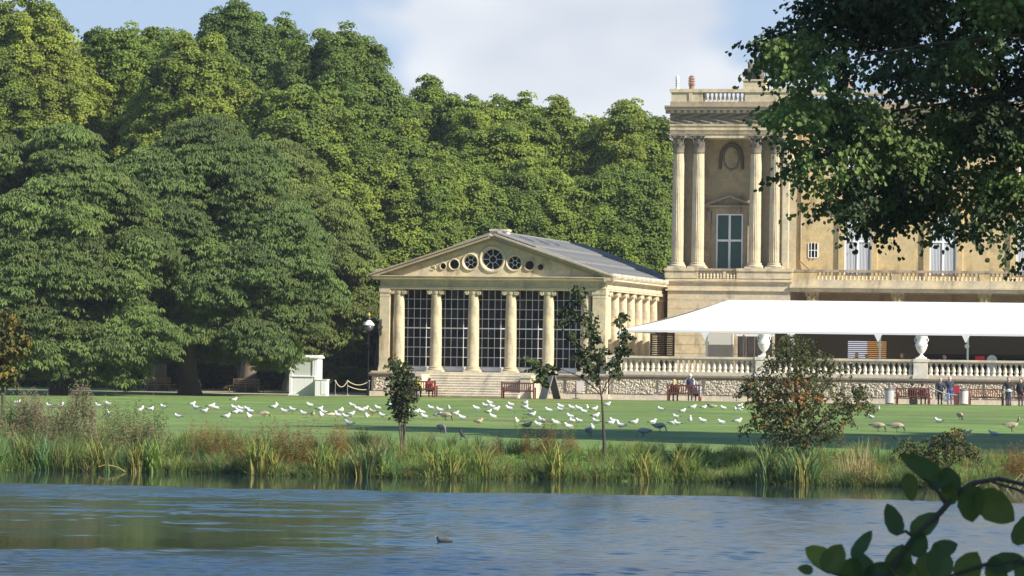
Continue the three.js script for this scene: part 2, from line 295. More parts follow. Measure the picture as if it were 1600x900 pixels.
// ---------------------------------------------------------------- the pavilion
{
  const t = fThing('garden_pavilion', 'honey stone temple-fronted garden pavilion with a low grey roof and six front columns', 'pavilion');
  const P = (n, g, m, par = t) => mesh(n, g, m, par);
  // podium left and right of the steps
  P('podium', [bx(-7.85, -4.98, 0.16, 1.3, -29, 0.62), bx(-4.98, -3.9, 0.16, 1.3, -29, 0.45), bx(-3.9, 2.66, 0.0, 1.44, -29, 0.5), bx(2.66, 7.8, 0.16, 1.3, -29, 0.62)], M.pale);
  P('plinth', [bx(-8.02, -4.98, 0, 0.3, -29, 0.78), bx(-4.98, -4.3, 0, 0.2, -1, 0.6), bx(3.36, 7.95, 0, 0.3, -29, 0.78)], M.pale);
  P('podium_cornice', [mould([[0, 1.3], [0.1, 1.32], [0.24, 1.42], [0.24, 1.5], [0, 1.52]], -8.05, -4.9, 0.62), mould([[0, 1.3], [0.1, 1.32], [0.24, 1.42], [0.24, 1.5], [0, 1.52]], 3.3, 8.0, 0.62), mouldSide([[0, 1.3], [0.1, 1.32], [0.24, 1.42], [0.24, 1.5], [0, 1.52]], -29, 0.62, 7.8)], M.grime);
  P('floor', bx(-7.95, 7.95, 1.44, 1.62, -29, 0.48), M.pale);
  P('rusticated_panel', relief(0.92, 0.86, 0.022, worm, -7.68, 0.36, 0.66), M.pale);
  for (const x of [3.9, 5.35, 6.75]) P('rusticated_panel', relief(1.24, 0.84, 0.022, worm, x - 0.2, 0.36, 0.66), M.pale);
  // steps and the blocks beside them
  for (let k = 0; k < 9; k++) P('step', [bx(-3.9, 2.66, k * 0.163 + (k ? -0.02 : -0.05), (k + 1) * 0.163 - 0.055, 0.52, 0.445 + (9 - k) * 0.36), bx(-3.9, 2.66, (k + 1) * 0.163 - 0.055, (k + 1) * 0.163, 0.52, 0.535 + (9 - k) * 0.36)], M.stepStone);
  P('step_block', [bx(-4.3, -3.905, -0.05, 1.3, 0.5, 3.0), bx(-4.34, -3.905, 1.3, 1.46, 0.5, 3.05)], M.pale);
  P('step_block', [bx(2.665, 3.34, -0.05, 1.28, 0.5, 3.3), bx(2.665, 3.40, 1.28, 1.46, 0.5, 3.36)], M.pale);
  // columns, corner piers, windows
  const colG = plainColumn(1.62, 6.98, 0.385), capG = ionicCapital();
  for (let k = 0; k < 6; k++) { const c = P('column', colG, M.bath); c.position.set(-6.33 + 2.5 * k, 0, -0.42); const q = mesh('capital', capG, M.bath, c); q.position.y = 6.99; }
  const anta = (x0, x1, z0, z1) => merge([bx(x0, x1, 2.0, 6.74, z0, z1), bx(x0 - 0.05, x1 + 0.05, 1.62, 1.84, z0 - 0.05, z1 + 0.05), bx(x0 - 0.025, x1 + 0.025, 1.84, 2.0, z0 - 0.02, z1 + 0.02), bx(x0 - 0.04, x1 + 0.04, 6.74, 6.99, z0 - 0.04, z1 + 0.04), bx(x0 - 0.015, x1 + 0.015, 6.5, 6.56, z0 - 0.015, z1 + 0.015)]);
  P('corner_pier', anta(-7.54, -6.88, -0.95, 0), M.bath); P('corner_pier', anta(6.66, 7.52, -0.95, 0), M.bath);
  P('wall', [bx(-7.5, -6.88, 1.62, 7.0, -29, -0.97), bx(6.1, 6.5, 1.62, 7.0, -29, -1.6), bx(6.1, 6.9, 1.62, 7, -1.6, -0.97), bx(-6.9, 6.2, 1.62, 7.0, -29, -12)], M.bath);
  const paneG = bx(0, 0.385, 0, 0.565, -0.01, 0.01);
  for (let b = 0; b < 5; b++) {
    const x0 = -6.33 + 2.5 * b, f = []; // thin white bars
    for (let i = 0; i <= 6; i++) f.push(bx(x0 + i * 2.5 / 6 - 0.015, x0 + i * 2.5 / 6 + 0.015, 1.95, 6.99, -1.24, -1.185 + (i % 3 ? 0 : 0.006)));
    for (let j = 0; j <= 8; j++) { const y = 1.95 + j * 0.63, w = j === 4 ? 0.038 : 0.015; f.push(bx(x0 + 0.03, x0 + 2.47, y - w, y + w, -1.238, -1.188 + (j === 4 ? 0.03 : 0))); }
    f.push(bx(x0 + 0.03, x0 + 2.47, 1.66, 1.92, -1.28, -1.14));
    const w = P('window', f, M.paneBar);
    for (let i = 0; i < 6; i++) for (let j = 0; j < 8; j++) { const hk = (b * 131 + i * 37 + j * 71) % 11, p = mesh('pane', paneG, hk < 6 ? M.glass : hk < 9 ? M.glassB : M.glassC, w); p.rotation.set(((hk * 5) % 7 - 3) * 0.004, ((hk * 3) % 7 - 3) * 0.004, 0); p.position.set(x0 + i * 2.5 / 6 + 0.015, 1.98 + j * 0.63, -1.22); }
  }
  // the flank colonnade
  for (let k = 0; k < 9; k++) { const c = P('column', colG, M.bath); c.position.set(7.07, 0, -2.35 - 2.72 * k); const q = mesh('capital', capG, M.bath, c); q.position.y = 6.99; q.rotation.y = Math.PI / 2; }
  // entablature
  const arch = [[0, 7.0], [0.03, 7.0], [0.03, 7.10], [0.06, 7.12], [0.06, 7.16], [0, 7.17]];
  P('architrave', [bx(-7.56, 7.5, 7.0, 7.17, -29, 0), mould(arch, -7.6, 7.53, 0), mouldSide(arch, -29, 0, 7.5)], M.bath);
  P('frieze', bx(-7.54, 7.48, 7.17, 7.56, -29, -0.02), M.bath);
  const cor = [[0, 7.56], [0.08, 7.58], [0.12, 7.64], [0.40, 7.66], [0.40, 7.76], [0.48, 7.82], [0.48, 7.86], [0, 7.88]];
  P('cornice', [bx(-7.54, 7.48, 7.56, 7.86, -29.2, 0), mould(cor, -8.0, 7.97, 0), mouldSide(cor, -29.2, 0.48, 7.48)], M.bath);
  // pediment
  const slope = Math.atan2(2.62, 7.9), len = 7.9 / Math.cos(slope) + 0.12;
  const ty = new THREE.Shape(); ty.moveTo(-7.4, 7.87); ty.lineTo(7.3, 7.87); ty.lineTo(-0.05, 10.3);
  const holes = [[-0.06, 8.98, 0.70], [-1.53, 8.78, 0.455], [1.41, 8.76, 0.455], [-2.60, 8.62, 0.30], [2.42, 8.61, 0.30], [-3.34, 8.5, 0.19], [3.16, 8.5, 0.19]];
  for (const [x, y, r] of holes) { const h = new THREE.Path(); h.absarc(x, y, r, 0, Math.PI * 2, true); ty.holes.push(h); }
  const tg = new THREE.ExtrudeGeometry(ty, { depth: 0.3, bevelEnabled: false, curveSegments: 20 }); tg.translate(0, 0, -0.42);
  P('pediment_wall', muv(tg), M.bath);
  for (const [x, y, r] of holes) {
    const ring = lathe([[r * 1.0, -0.06], [r * 1.0, 0.02], [r * 1.08, 0.07], [r * 1.18, 0.09], [r * 1.27, 0.05], [r * 1.33, 0.0], [r * 1.33, -0.02]], 28); ring.rotateX(Math.PI / 2); ring.translate(x, y, -0.11);
    const o = P('round_window', muv(ring), M.bath);
    const gl = new THREE.CylinderGeometry(r * 0.99, r * 0.99, 0.02, 24); gl.rotateX(Math.PI / 2); gl.translate(x, y, -0.36); mesh('pane', gl, M.glass, o);
    if (r > 0.4) { const sp = r > 0.6 ? 8 : 6, l = []; for (let k = 0; k < sp; k++) { const a = k * 2 * Math.PI / sp + (sp === 6 ? 0 : 0); l.push(bar([x + Math.cos(a) * r * 0.34, y + Math.sin(a) * r * 0.34, -0.33], [x + Math.cos(a) * r, y + Math.sin(a) * r, -0.33], 0.018, 5)); } const tr = new THREE.TorusGeometry(r * 0.34, 0.02, 5, 18); tr.translate(x, y, -0.33); l.push(tr); const t2 = new THREE.TorusGeometry(r * 0.97, 0.025, 5, 24); t2.translate(x, y, -0.33); l.push(t2); mesh('glazing_bars', merge(l), M.whitePaint, o); }
  }
  const crest = []; for (let k = 0; k < 7; k++) { const s = new THREE.SphereGeometry(0.05 + 0.02 * (k % 3), 7, 5); s.scale(1, 1, 0.5); s.translate(-4.15 + 0.10 * (k % 4) + 0.03 * k, 8.25 + 0.11 * Math.floor(k / 2), -0.1); crest.push(s); }
  P('carved_ornament', crest, M.bath);
  for (const s of [-1, 1]) {
    const l = [];
    for (const [y0, y1, z1] of [[0, 0.12, 0.12], [0.12, 0.30, 0.42], [0.30, 0.40, 0.50]]) { const b = bx(0, len, y0, y1, -0.5, z1); b.rotateZ(-slope); b.translate(0, 10.22 + 0.02, 0); if (s < 0) { b.scale(-1, 1, 1); const p = b.attributes.position.array, n = b.attributes.normal.array; for (let i = 0; i < p.length; i += 9) for (let c = 0; c < 3; c++) { let q = p[i + 3 + c]; p[i + 3 + c] = p[i + 6 + c]; p[i + 6 + c] = q; q = n[i + 3 + c]; n[i + 3 + c] = n[i + 6 + c]; n[i + 6 + c] = q; } } b.translate(-0.03, 0, 0); l.push(b); }
    P('raking_cornice', l, M.bathDark);
  }
  P('acroterion_block', [bx(-0.62, 0.5, 10.0, 10.98, -2.9, -1.9), bx(-0.68, 0.56, 10.86, 11.0, -2.96, -1.84)], M.pale);
  // roof: lead sheets in three tiers with standing rolls
  const tier = (s, a, b, lift) => { const l = [], w = (b - a) / Math.cos(slope); const sheet = bx(0, w, 0, 0.09, -29.6, -0.45); l.push(sheet); for (let z = -29.2; z < -0.8; z += 0.95) l.push(bx(0.01, w - 0.01, 0.085, 0.14, z - 0.03, z + 0.03)); const g = merge(l); g.rotateZ(-slope); g.translate(a, 10.56 - a * Math.tan(slope) + lift, 0); if (s < 0) { g.rotateY(Math.PI); g.translate(0, 0, -30.05); } return g; };
  for (const s of [1, -1]) { P('roof_sheet', tier(s, 0, 2.75, 0.16), M.lead); P('roof_sheet', tier(s, 2.7, 5.3, 0.06), M.lead); P('roof_sheet', tier(s, 5.25, 7.98, -0.04), M.lead); }
  P('roof_ridge', bx(-0.2, 0.2, 10.66, 10.84, -29.6, -0.45), M.lead);
  P('gutter', [bx(7.7, 8.0, 7.88, 8.12, -29.5, 0.1), bx(-8.0, -7.6, 7.88, 8.3, -29.5, -0.5)], stone([0.55, 0.53, 0.47]));
  for (const [x, z] of [[1.5, -4], [1.7, -8], [1.6, -12]]) { const v = bx(-0.5, 0.5, 0.1, 0.26, -0.9, 0.9); v.rotateZ(-slope); v.translate(x, 10.72 - x * Math.tan(slope), z); P('roof_vent', v, M.leadDark); }
  P('far_gable', (() => { const sh = new THREE.Shape(); sh.moveTo(-8, 7.9); sh.lineTo(8, 7.9); sh.lineTo(0, 10.75); const g = new THREE.ExtrudeGeometry(sh, { depth: 0.4, bevelEnabled: false }); g.translate(0, 0, -30.0); return muv(g); })(), M.leadDark);
  P('roof_deck', (() => { const sh = new THREE.Shape(); sh.moveTo(-7.6, 7.86); sh.lineTo(7.6, 7.86); sh.lineTo(0, 10.5); const g = new THREE.ExtrudeGeometry(sh, { depth: 28.9, bevelEnabled: false }); g.translate(0, 0, -29.55); return muv(g); })(), M.bathDark);
}
{ // the lamp bracket on the pavilion's outer pier
  const t = fThing('wall_bracket', 'dark scrolled iron bracket fixed to the left corner pier of the pavilion', 'bracket', [-7.6, 4.0, -0.1]);
  const s = []; for (let i = 0; i <= 40; i++) { const a = i / 40 * 4 * Math.PI, r = 0.05 + 0.012 * i / 2; s.push(V(0.1 + Math.cos(a) * r * 0.6, 0.55 + Math.sin(a) * r, 0.1)); }
  mesh('scroll', tube(s, 0.03, 0.022, 6), M.iron, t);
  const s2 = []; for (let i = 0; i <= 30; i++) { const a = i / 30 * 3 * Math.PI, r = 0.04 + 0.16 * i / 30; s2.push(V(0.08 + Math.cos(a) * r * 0.6, 0.18 + Math.sin(a) * r, 0.1)); }
  mesh('scroll', tube(s2, 0.028, 0.02, 6), M.iron, t);
  mesh('back_bar', bx(0.16, 0.22, -0.05, 1.0, 0.11, 0.15), M.iron, t);
}

// ---------------------------------------------------------------- the palace: loggia block and wing
{
  const Z = -20, t = fThing('palace', 'tall honey stone palace with a columned end loggia and balustraded roofline', 'palace', [0, 0, 0]);
  const P = (n, g, m, par = t) => mesh(n, g, m, par);
  const X0 = 7.9, X1 = 16.45, XE = 62, ZB = -22.3, ZW = -22.4;
  // rusticated ground storey in courses
  for (let k = 0; k < 12; k++) { const y = k * 0.617; P('stone_course', [bx(X0, X1 - 0.02, y + 0.012, y + 0.605, -29, Z)], M.bath); }
  P('core', [bx(X0 + 0.03, X1 - 0.05, 0, 8.9, -28.9, Z - 0.03), bx(X0 + 0.1, X1 - 0.1, 18.0, 20.4, -29, Z - 0.1), bx(X0 + 0.3, X1, 8.9, 18.3, -29, ZB)], M.bath);
  P('band_course', [mould([[0, 7.41], [0.14, 7.43], [0.14, 7.52], [0, 7.54]], X0 - 0.14, X1 + 0.1, Z), bx(X0, X1, 7.5, 8.3, -29, Z + 0.03), mould([[0, 7.95], [0.2, 8.08], [0.2, 8.2], [0, 8.24]], X0 - 0.14, X1 + 0.14, Z + 0.02)], M.bath);
  P('pedestal', [bx(X0 - 0.2, 10.02, 8.3, 8.8, -22, Z + 0.12), bx(X0 - 0.26, 10.06, 8.8, 9.0, -22, Z + 0.2)], M.bath);
  P('pedestal', [bx(12.72, X1 + 0.14, 8.3, 8.8, -22, Z + 0.12), bx(12.68, X1 + 0.2, 8.8, 9.0, -22, Z + 0.2)], M.bath);
  P('balcony_rail', bx(10.04, 12.7, 8.83, 8.98, Z - 0.2, Z + 0.14), M.bathDark);
  const bs = baluShape(0.5, 0.095);
  for (let k = 0; k < 11; k++) { if (k === 7) continue; const b = P('baluster', bs, M.bath); b.position.set(10.2 + k * 0.235, 8.31, Z); }
  P('balcony_post', bx(11.76, 11.98, 8.3, 8.83, Z - 0.1, Z + 0.1), M.bath);
  // the loggia: back wall, columns, openings to either side
  P('loggia_pier', bx(X0, X0 + 0.5, 9.0, 18.3, -22.3, -21.6), M.bath); P('loggia_pier', bx(X1 - 0.62, X1 - 0.22, 9.0, 18.3, Z - 0.62, Z - 0.16), M.bath);
  P('added_side_wall', bx(X1 - 0.5, X1 - 0.05, 16.1, 18.28, ZB, Z - 0.64), M.bath);  // wall added to keep the sun off the upper back wall
  P('loggia_ceiling', bx(X0, X1, 18.28, 18.5, -22.3, Z - 0.02), M.bath);
  P('loggia_floor', bx(X0, X1, 8.7, 8.95, -22.3, Z - 0.02), M.bath);
  for (let k = 0; k < 5; k++) P('wall_band', bx(10.2, 13.6, 14.3 + k * 0.78 + 0.01, 14.3 + k * 0.78 + 0.77, ZB - 0.1, ZB + 0.03 + 0.012 * (k % 2)), M.shadedLoggia);
  P('loggia_back_wall', bx(X0 + 0.31, X1 - 0.51, 8.96, 18.27, ZB - 0.1, ZB + 0.015), M.shadedLoggia);
  P('loggia_pier', bx(8.3, 9.35, 9.0, 18.27, -21.3, -21.02), M.shadedLoggia); P('loggia_pier', bx(13.85, 15.25, 9.0, 18.27, -21.3, -21.02), M.shadedLoggia);  // thin plates added behind the column pairs to darken their gaps
  const sh = flutedShaft(9.4, 16.95, 0.435), base = merge([bx(-0.62, 0.62, 9.0, 9.12, -0.62, 0.62), muv(lathe([[0.6, 9.12], [0.62, 9.18], [0.56, 9.24], [0.5, 9.27], [0.5, 9.31], [0.54, 9.34], [0.47, 9.4]], 24))]), cap = corinthianCapital(0.40, 1.32);
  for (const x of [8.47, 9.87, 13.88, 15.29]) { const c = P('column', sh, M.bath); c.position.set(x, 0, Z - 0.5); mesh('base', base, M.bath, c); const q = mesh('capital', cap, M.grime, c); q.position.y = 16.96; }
  // the loggia's tall window
  const win = (x0, x1, y0, y1, z, glass, trans) => {
    const l = [], w = x1 - x0, mid = (x0 + x1) / 2, f = 0.09;
    l.push(bx(x0, x0 + f, y0, y1, z - 0.08, z + 0.06), bx(x1 - f, x1, y0, y1, z - 0.08, z + 0.06), bx(x0 + f, x1 - f, y1 - f, y1, z - 0.08, z + 0.06), bx(mid - 0.075, mid + 0.075, y0, y1 - f, z - 0.08, z + 0.05), bx(x0 + f, mid - 0.075, trans - 0.07, trans + 0.07, z - 0.07, z + 0.055), bx(mid + 0.075, x1 - f, trans - 0.07, trans + 0.07, z - 0.07, z + 0.055));
    const o = P('window', l, M.whitePaint);
    for (const [a, b] of [[x0 + f, mid - 0.075], [mid + 0.075, x1 - f]]) for (const [c, d] of [[y0, trans - 0.07], [trans + 0.07, y1 - f]]) mesh('pane', bx(a, b, c, d, z - 0.04, z - 0.02), glass, o);
    return o;
  };
  win(10.89, 12.75, 8.95, 12.82, ZB + 0.13, M.glassGreen, 10.98);
  P('window_surround', [bx(10.55, 10.89, 8.95, 13.0, ZB, ZB + 0.2), bx(12.75, 13.09, 8.95, 13.0, ZB, ZB + 0.2), bx(10.889, 12.751, 12.82, 13.0, ZB, ZB + 0.2), bx(10.4, 13.25, 13.0, 13.28, ZB, ZB + 0.25), bx(10.25, 10.5, 12.2, 13.0, ZB, ZB + 0.3), bx(13.12, 13.37, 12.2, 13.0, ZB, ZB + 0.3)], M.bathDark);
  const ped = new THREE.Shape(); ped.moveTo(10.15, 13.4); ped.lineTo(13.49, 13.4); ped.lineTo(11.82, 14.02);
  const pg = new THREE.ExtrudeGeometry(ped, { depth: 0.14, bevelEnabled: false }); pg.translate(0, 0, ZB);
  const rk = (s) => { const b = bx(-0.02, 1.86, 0, 0.13, ZB, ZB + 0.5); b.rotateZ(-0.355); if (s < 0) b.rotateY(Math.PI), b.translate(0, 0, 2 * ZB + 0.5); b.translate(11.82, 13.98, 0); return b; };
  P('window_pediment', [muv(pg), bx(10.1, 13.54, 13.28, 13.42, ZB, ZB + 0.5), rk(1), rk(-1)], M.bathDark);
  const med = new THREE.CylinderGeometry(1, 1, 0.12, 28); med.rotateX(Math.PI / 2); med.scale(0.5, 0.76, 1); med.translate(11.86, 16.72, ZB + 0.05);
  const medal = P('medallion', muv(med), M.shadedLoggia);
  const gar = []; for (let i = 0; i <= 24; i++) { const a = Math.PI * (1 - i / 24); gar.push(V(11.86 + Math.cos(a) * 0.74, 16.75 + Math.sin(a) * 0.92 - (i < 1 || i > 23 ? 0 : 0), ZB + 0.1)); } gar.unshift(V(11.08, 15.95, ZB + 0.1)); gar.push(V(12.64, 15.95, ZB + 0.1));
  mesh('garland', tube(gar, 0.12, 0.12, 7), std([0.11, 0.09, 0.065], 0.95), medal);
  const ov = new THREE.TorusGeometry(1, 0.1, 7, 30); ov.scale(0.52, 0.78, 0.7); ov.translate(11.86, 16.72, ZB + 0.1); mesh('rim', ov, M.grime, medal);
  // entablature, parapet
  const ent = (x0, x1, z) => {
    P('architrave', [mould([[0, 18.29], [0.08, 18.3], [0.08, 18.52], [0.12, 18.53], [0.12, 18.78], [0.2, 18.84], [0.2, 18.92], [0, 18.94]], x0, x1, z - 0.1), bx(x0, x1, 18.29, 18.9, z - 0.9, z - 0.08)], M.bath);
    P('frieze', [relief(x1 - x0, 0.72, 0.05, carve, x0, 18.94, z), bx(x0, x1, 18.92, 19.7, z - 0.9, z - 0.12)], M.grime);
    const l = []; for (let x = x0 + 0.1; x < x1 - 0.2; x += 0.46) l.push(bx(x, x + 0.22, 19.72, 19.9, z, z + 0.34));
    P('dentils', l, M.bath);
    P('cornice', [mould([[0, 19.66], [0.1, 19.7], [0.1, 19.9], [0.46, 19.92], [0.46, 20.04], [0.56, 20.12], [0.56, 20.2], [0, 20.24]], x0 - 0.3, x1 + (x1 > 30 ? 0 : 0.3), z), bx(x0, x1, 19.7, 20.5, z - 1.2, z)], M.bathDark);
  };
  ent(X0, X1, Z);
  P('entablature_return', [bx(X1 - 0.4, X1, 18.29, 19.7, ZB, Z - 0.1), bx(X1 - 0.4, X1 + 0.4, 19.7, 20.2, ZB, Z + 0.1)], M.bath);
  P('parapet', [bx(X0 + 0.05, 10.15, 20.5, 21.15, -21, Z - 0.12), bx(9.2, 9.42, 20.5, 21.16, -21, Z - 0.05), bx(13.1, X1, 20.5, 21.15, -21, Z - 0.12), bx(X0 - 0.06, X1 + 0.06, 21.15, 21.38, -21.1, Z - 0.02), bx(X0 + 0.02, X1, 20.24, 20.52, -21, Z - 0.06)], M.bath);
  const pbs = baluShape(0.62, 0.11);
  for (let k = 0; k < 10; k++) { const b = P('baluster', pbs, M.pale); b.position.set(10.32 + k * 0.30, 20.52, Z - 0.4); }
  P('chimney_block', [bx(12.95, 14.5, 21.38, 21.95, -21.4, Z - 0.3), bx(12.86, 14.6, 21.95, 22.06, -21.5, Z - 0.22)], M.bath);
  P('roof_slab', bx(X0 + 0.2, X1 - 0.1, 20.4, 20.55, -29, -21), M.leadDark);
  // the wing
  P('wing_wall', [bx(X1, XE, 7.4, 20.2, -30, ZW)], M.bathGold);
  for (const x of [20.75, 26.65, 32.6, 38.5]) {
    win(x - 0.9, x + 0.95, 8.7, 12.9, ZW + 0.06, std([0.16, 0.18, 0.2], 0.12), 11.0);
    P('window_surround', [bx(x - 1.32, x - 0.9, 8.4, 13.2, ZW, ZW + 0.16), bx(x + 0.95, x + 1.37, 8.4, 13.2, ZW, ZW + 0.16), bx(x - 0.899, x + 0.949, 12.9, 13.2, ZW, ZW + 0.16), bx(x - 1.6, x + 1.65, 13.35, 13.62, ZW, ZW + 0.4)], M.bathGold);
    const cu = []; for (let k = 0; k < 16; k++) cu.push(bar([x - 0.75 + k * 0.1, 8.8, ZW + 0.03], [x - 0.75 + k * 0.1, 12.8, ZW + 0.03], 0.04, 5));
    P('curtain', cu, std([0.5, 0.52, 0.55], 0.9));
    win(x - 0.75, x + 0.8, 15.2, 17.2, ZW + 0.06, M.glass, 16.2);
    P('window_surround', [bx(x - 1.0, x - 0.75, 15.0, 17.45, ZW, ZW + 0.16), bx(x + 0.8, x + 1.05, 15.0, 17.45, ZW, ZW + 0.16), bx(x - 0.749, x + 0.799, 17.2, 17.45, ZW, ZW + 0.16)], M.bathGold);
  }
  { const x0 = 17.3, o = P('barred_window', [bx(x0, x0 + 0.06, 9.85, 10.85, ZW, ZW + 0.05), bx(x0 + 0.64, x0 + 0.7, 9.85, 10.85, ZW, ZW + 0.05), bx(x0 + 0.2, x0 + 0.24, 9.75, 10.9, ZW, ZW + 0.08), bx(x0 + 0.44, x0 + 0.48, 9.75, 10.9, ZW, ZW + 0.08), bx(x0 + 0.06, x0 + 0.64, 10.33, 10.38, ZW, ZW + 0.06), bx(x0 + 0.05, x0 + 0.65, 9.82, 9.87, ZW, ZW + 0.06)], M.whitePaint); mesh('pane', bx(x0 + 0.03, x0 + 0.67, 9.86, 10.83, ZW - 0.02, ZW + 0.012), M.glass, o); }
  P('drainpipe', [bar([16.78, 9.6, ZW + 0.1], [16.78, 19.5, ZW + 0.1], 0.07), bar([16.78, 9.6, ZW + 0.1], [17.5, 9.0, ZW + 0.3], 0.07)], M.bathDark);
  ent(X1 + 0.4, XE, ZW);
  P('parapet', [bx(X1 + 0.2, XE, 20.24, 20.6, -23.4, ZW - 0.06), bx(X1 + 0.2, XE, 21.15, 21.36, -23.4, ZW)], M.bath);
  for (let k = 0; k < 40; k++) { const b = P('baluster', pbs, M.pale); b.position.set(X1 + 1.2 + k * 0.46, 20.56, ZW - 0.5); }
  for (const [x, y] of [[19.2, 22.5], [19.8, 22.7], [28.6, 22.5], [29.2, 22.4]]) P('chimney_pot', muv(lathe([[0.2, 21.4], [0.2, 21.5], [0.16, 21.6], [0.14, y - 0.15], [0.18, y - 0.1], [0.18, y]], 10).translate(x, 0, ZW - 1)), M.terracotta);
  // the porch and balcony in front of the wing
  P('balcony_slab', [bx(X1, XE, 7.72, 8.28, ZW, Z + 0.1), mould([[0, 7.42], [0.1, 7.44], [0.14, 7.66], [0.3, 7.7], [0.3, 7.84], [0, 7.86]], X1, XE, Z)], M.bath);
  P('porch_beam', bx(X1, XE, 7.42, 7.73, ZW, Z), M.bathDark);
  P('balcony_rail', bx(X1, XE, 8.8, 8.96, Z - 0.3, Z + 0.06), M.bathDark);
  const dies = [[16.5, 18.2], [23.47, 24.05], [29.5, 30.08], [35.5, 36.1]];
  for (const [a, b] of dies) P('balcony_post', bx(a, b, 8.28, 8.8, Z - 0.28, Z + 0.02), M.bathGold);
  for (const [a, b] of [[18.2, 23.47], [24.05, 29.5], [30.08, 35.5]]) { const n = 19; for (let k = 0; k < n; k++) { const q = P('baluster', bs, M.bath); q.position.set(a + (k + 0.5) * (b - a) / n, 8.29, Z - 0.14); } }
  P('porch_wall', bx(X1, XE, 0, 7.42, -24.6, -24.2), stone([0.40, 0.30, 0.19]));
  for (const x of [17.95, 23.86, 29.8, 35.8]) { const c = P('porch_column', muv(lathe([[0.5, 1.6], [0.46, 1.8], [0.42, 2.0], [0.38, 6.5], [0.4, 6.6]], 18).translate(x, 0, Z - 0.5)), M.bath); const cap2 = corinthianCapital(0.36, 0.8); cap2.translate(x, 6.62, Z - 0.5); mesh('capital', cap2, stone([0.6, 0.48, 0.25]), c); }
}
{ // small things on the roofline
  const p1 = fThing('lantern_finial', 'small white lantern-like finial on the left corner of the palace parapet', 'finial', [8.3, 21.38, -20.5]);
  mesh('post', lathe([[0.14, 0], [0.14, 0.1], [0.11, 0.12], [0.13, 0.75], [0.16, 0.78], [0.02, 1.0]], 10), M.white, p1);
  mesh('band', [0.25, 0.42, 0.58].map((y) => { const g = new THREE.TorusGeometry(0.135, 0.02, 5, 12); g.rotateX(Math.PI / 2); g.translate(0, y, 0); return g; }), std([0.35, 0.33, 0.3]), p1);
  const p2 = fThing('chimney_pot', 'terracotta louvred chimney pot on the palace parapet beside the white finial', 'chimney pot', [9.3, 21.38, -20.5]); p2.scale.setScalar(0.88);
  mesh('pot', lathe([[0.2, 0], [0.2, 0.28], [0.27, 0.3], [0.27, 0.36]], 12), M.terracotta, p2);
  for (let k = 0; k < 3; k++) mesh('louvre', lathe([[0.29, 0.42 + k * 0.2], [0.24, 0.54 + k * 0.2], [0.2, 0.5 + k * 0.2]], 12), M.terracotta, p2);
  mesh('inner_pipe', lathe([[0.16, 0.3], [0.16, 1.0], [0.24, 1.04], [0.0, 1.1]], 10), M.terracotta, p2);
  const tr = fThing('trophy_sculpture', 'weathered stone roof sculpture of two stumps rising from piled trophies', 'sculpture', [13.7, 22.06, -20.8]); tr.scale.set(0.9, 0.68, 0.9);
  const r = rngOf(31), l = []; for (let k = 0; k < 26; k++) { const s = new THREE.IcosahedronGeometry(0.22 + 0.16 * r(), 1); const y = r() * 0.95; s.scale(1, 0.8 + 0.5 * r(), 0.8); s.translate((r() - 0.5) * (1.5 - y * 0.7), y, (r() - 0.5) * 0.5); l.push(muv(s)); }
  mesh('pile', l, std([0.13, 0.11, 0.09], 0.95), tr);
  for (const x of [-0.35, 0.42]) mesh('stump', muv(lathe([[0.26, 0.5], [0.22, 1.0], [0.24, 1.55], [0.20, 1.75], [0.0, 1.78]], 10).translate(x, 0, 0)), std([0.17, 0.145, 0.11], 0.95), tr);
  mesh('wing', bar([-0.5, 0.5, 0.1], [-0.95, 0.35, 0.1], 0.1), M.grime, tr);
}

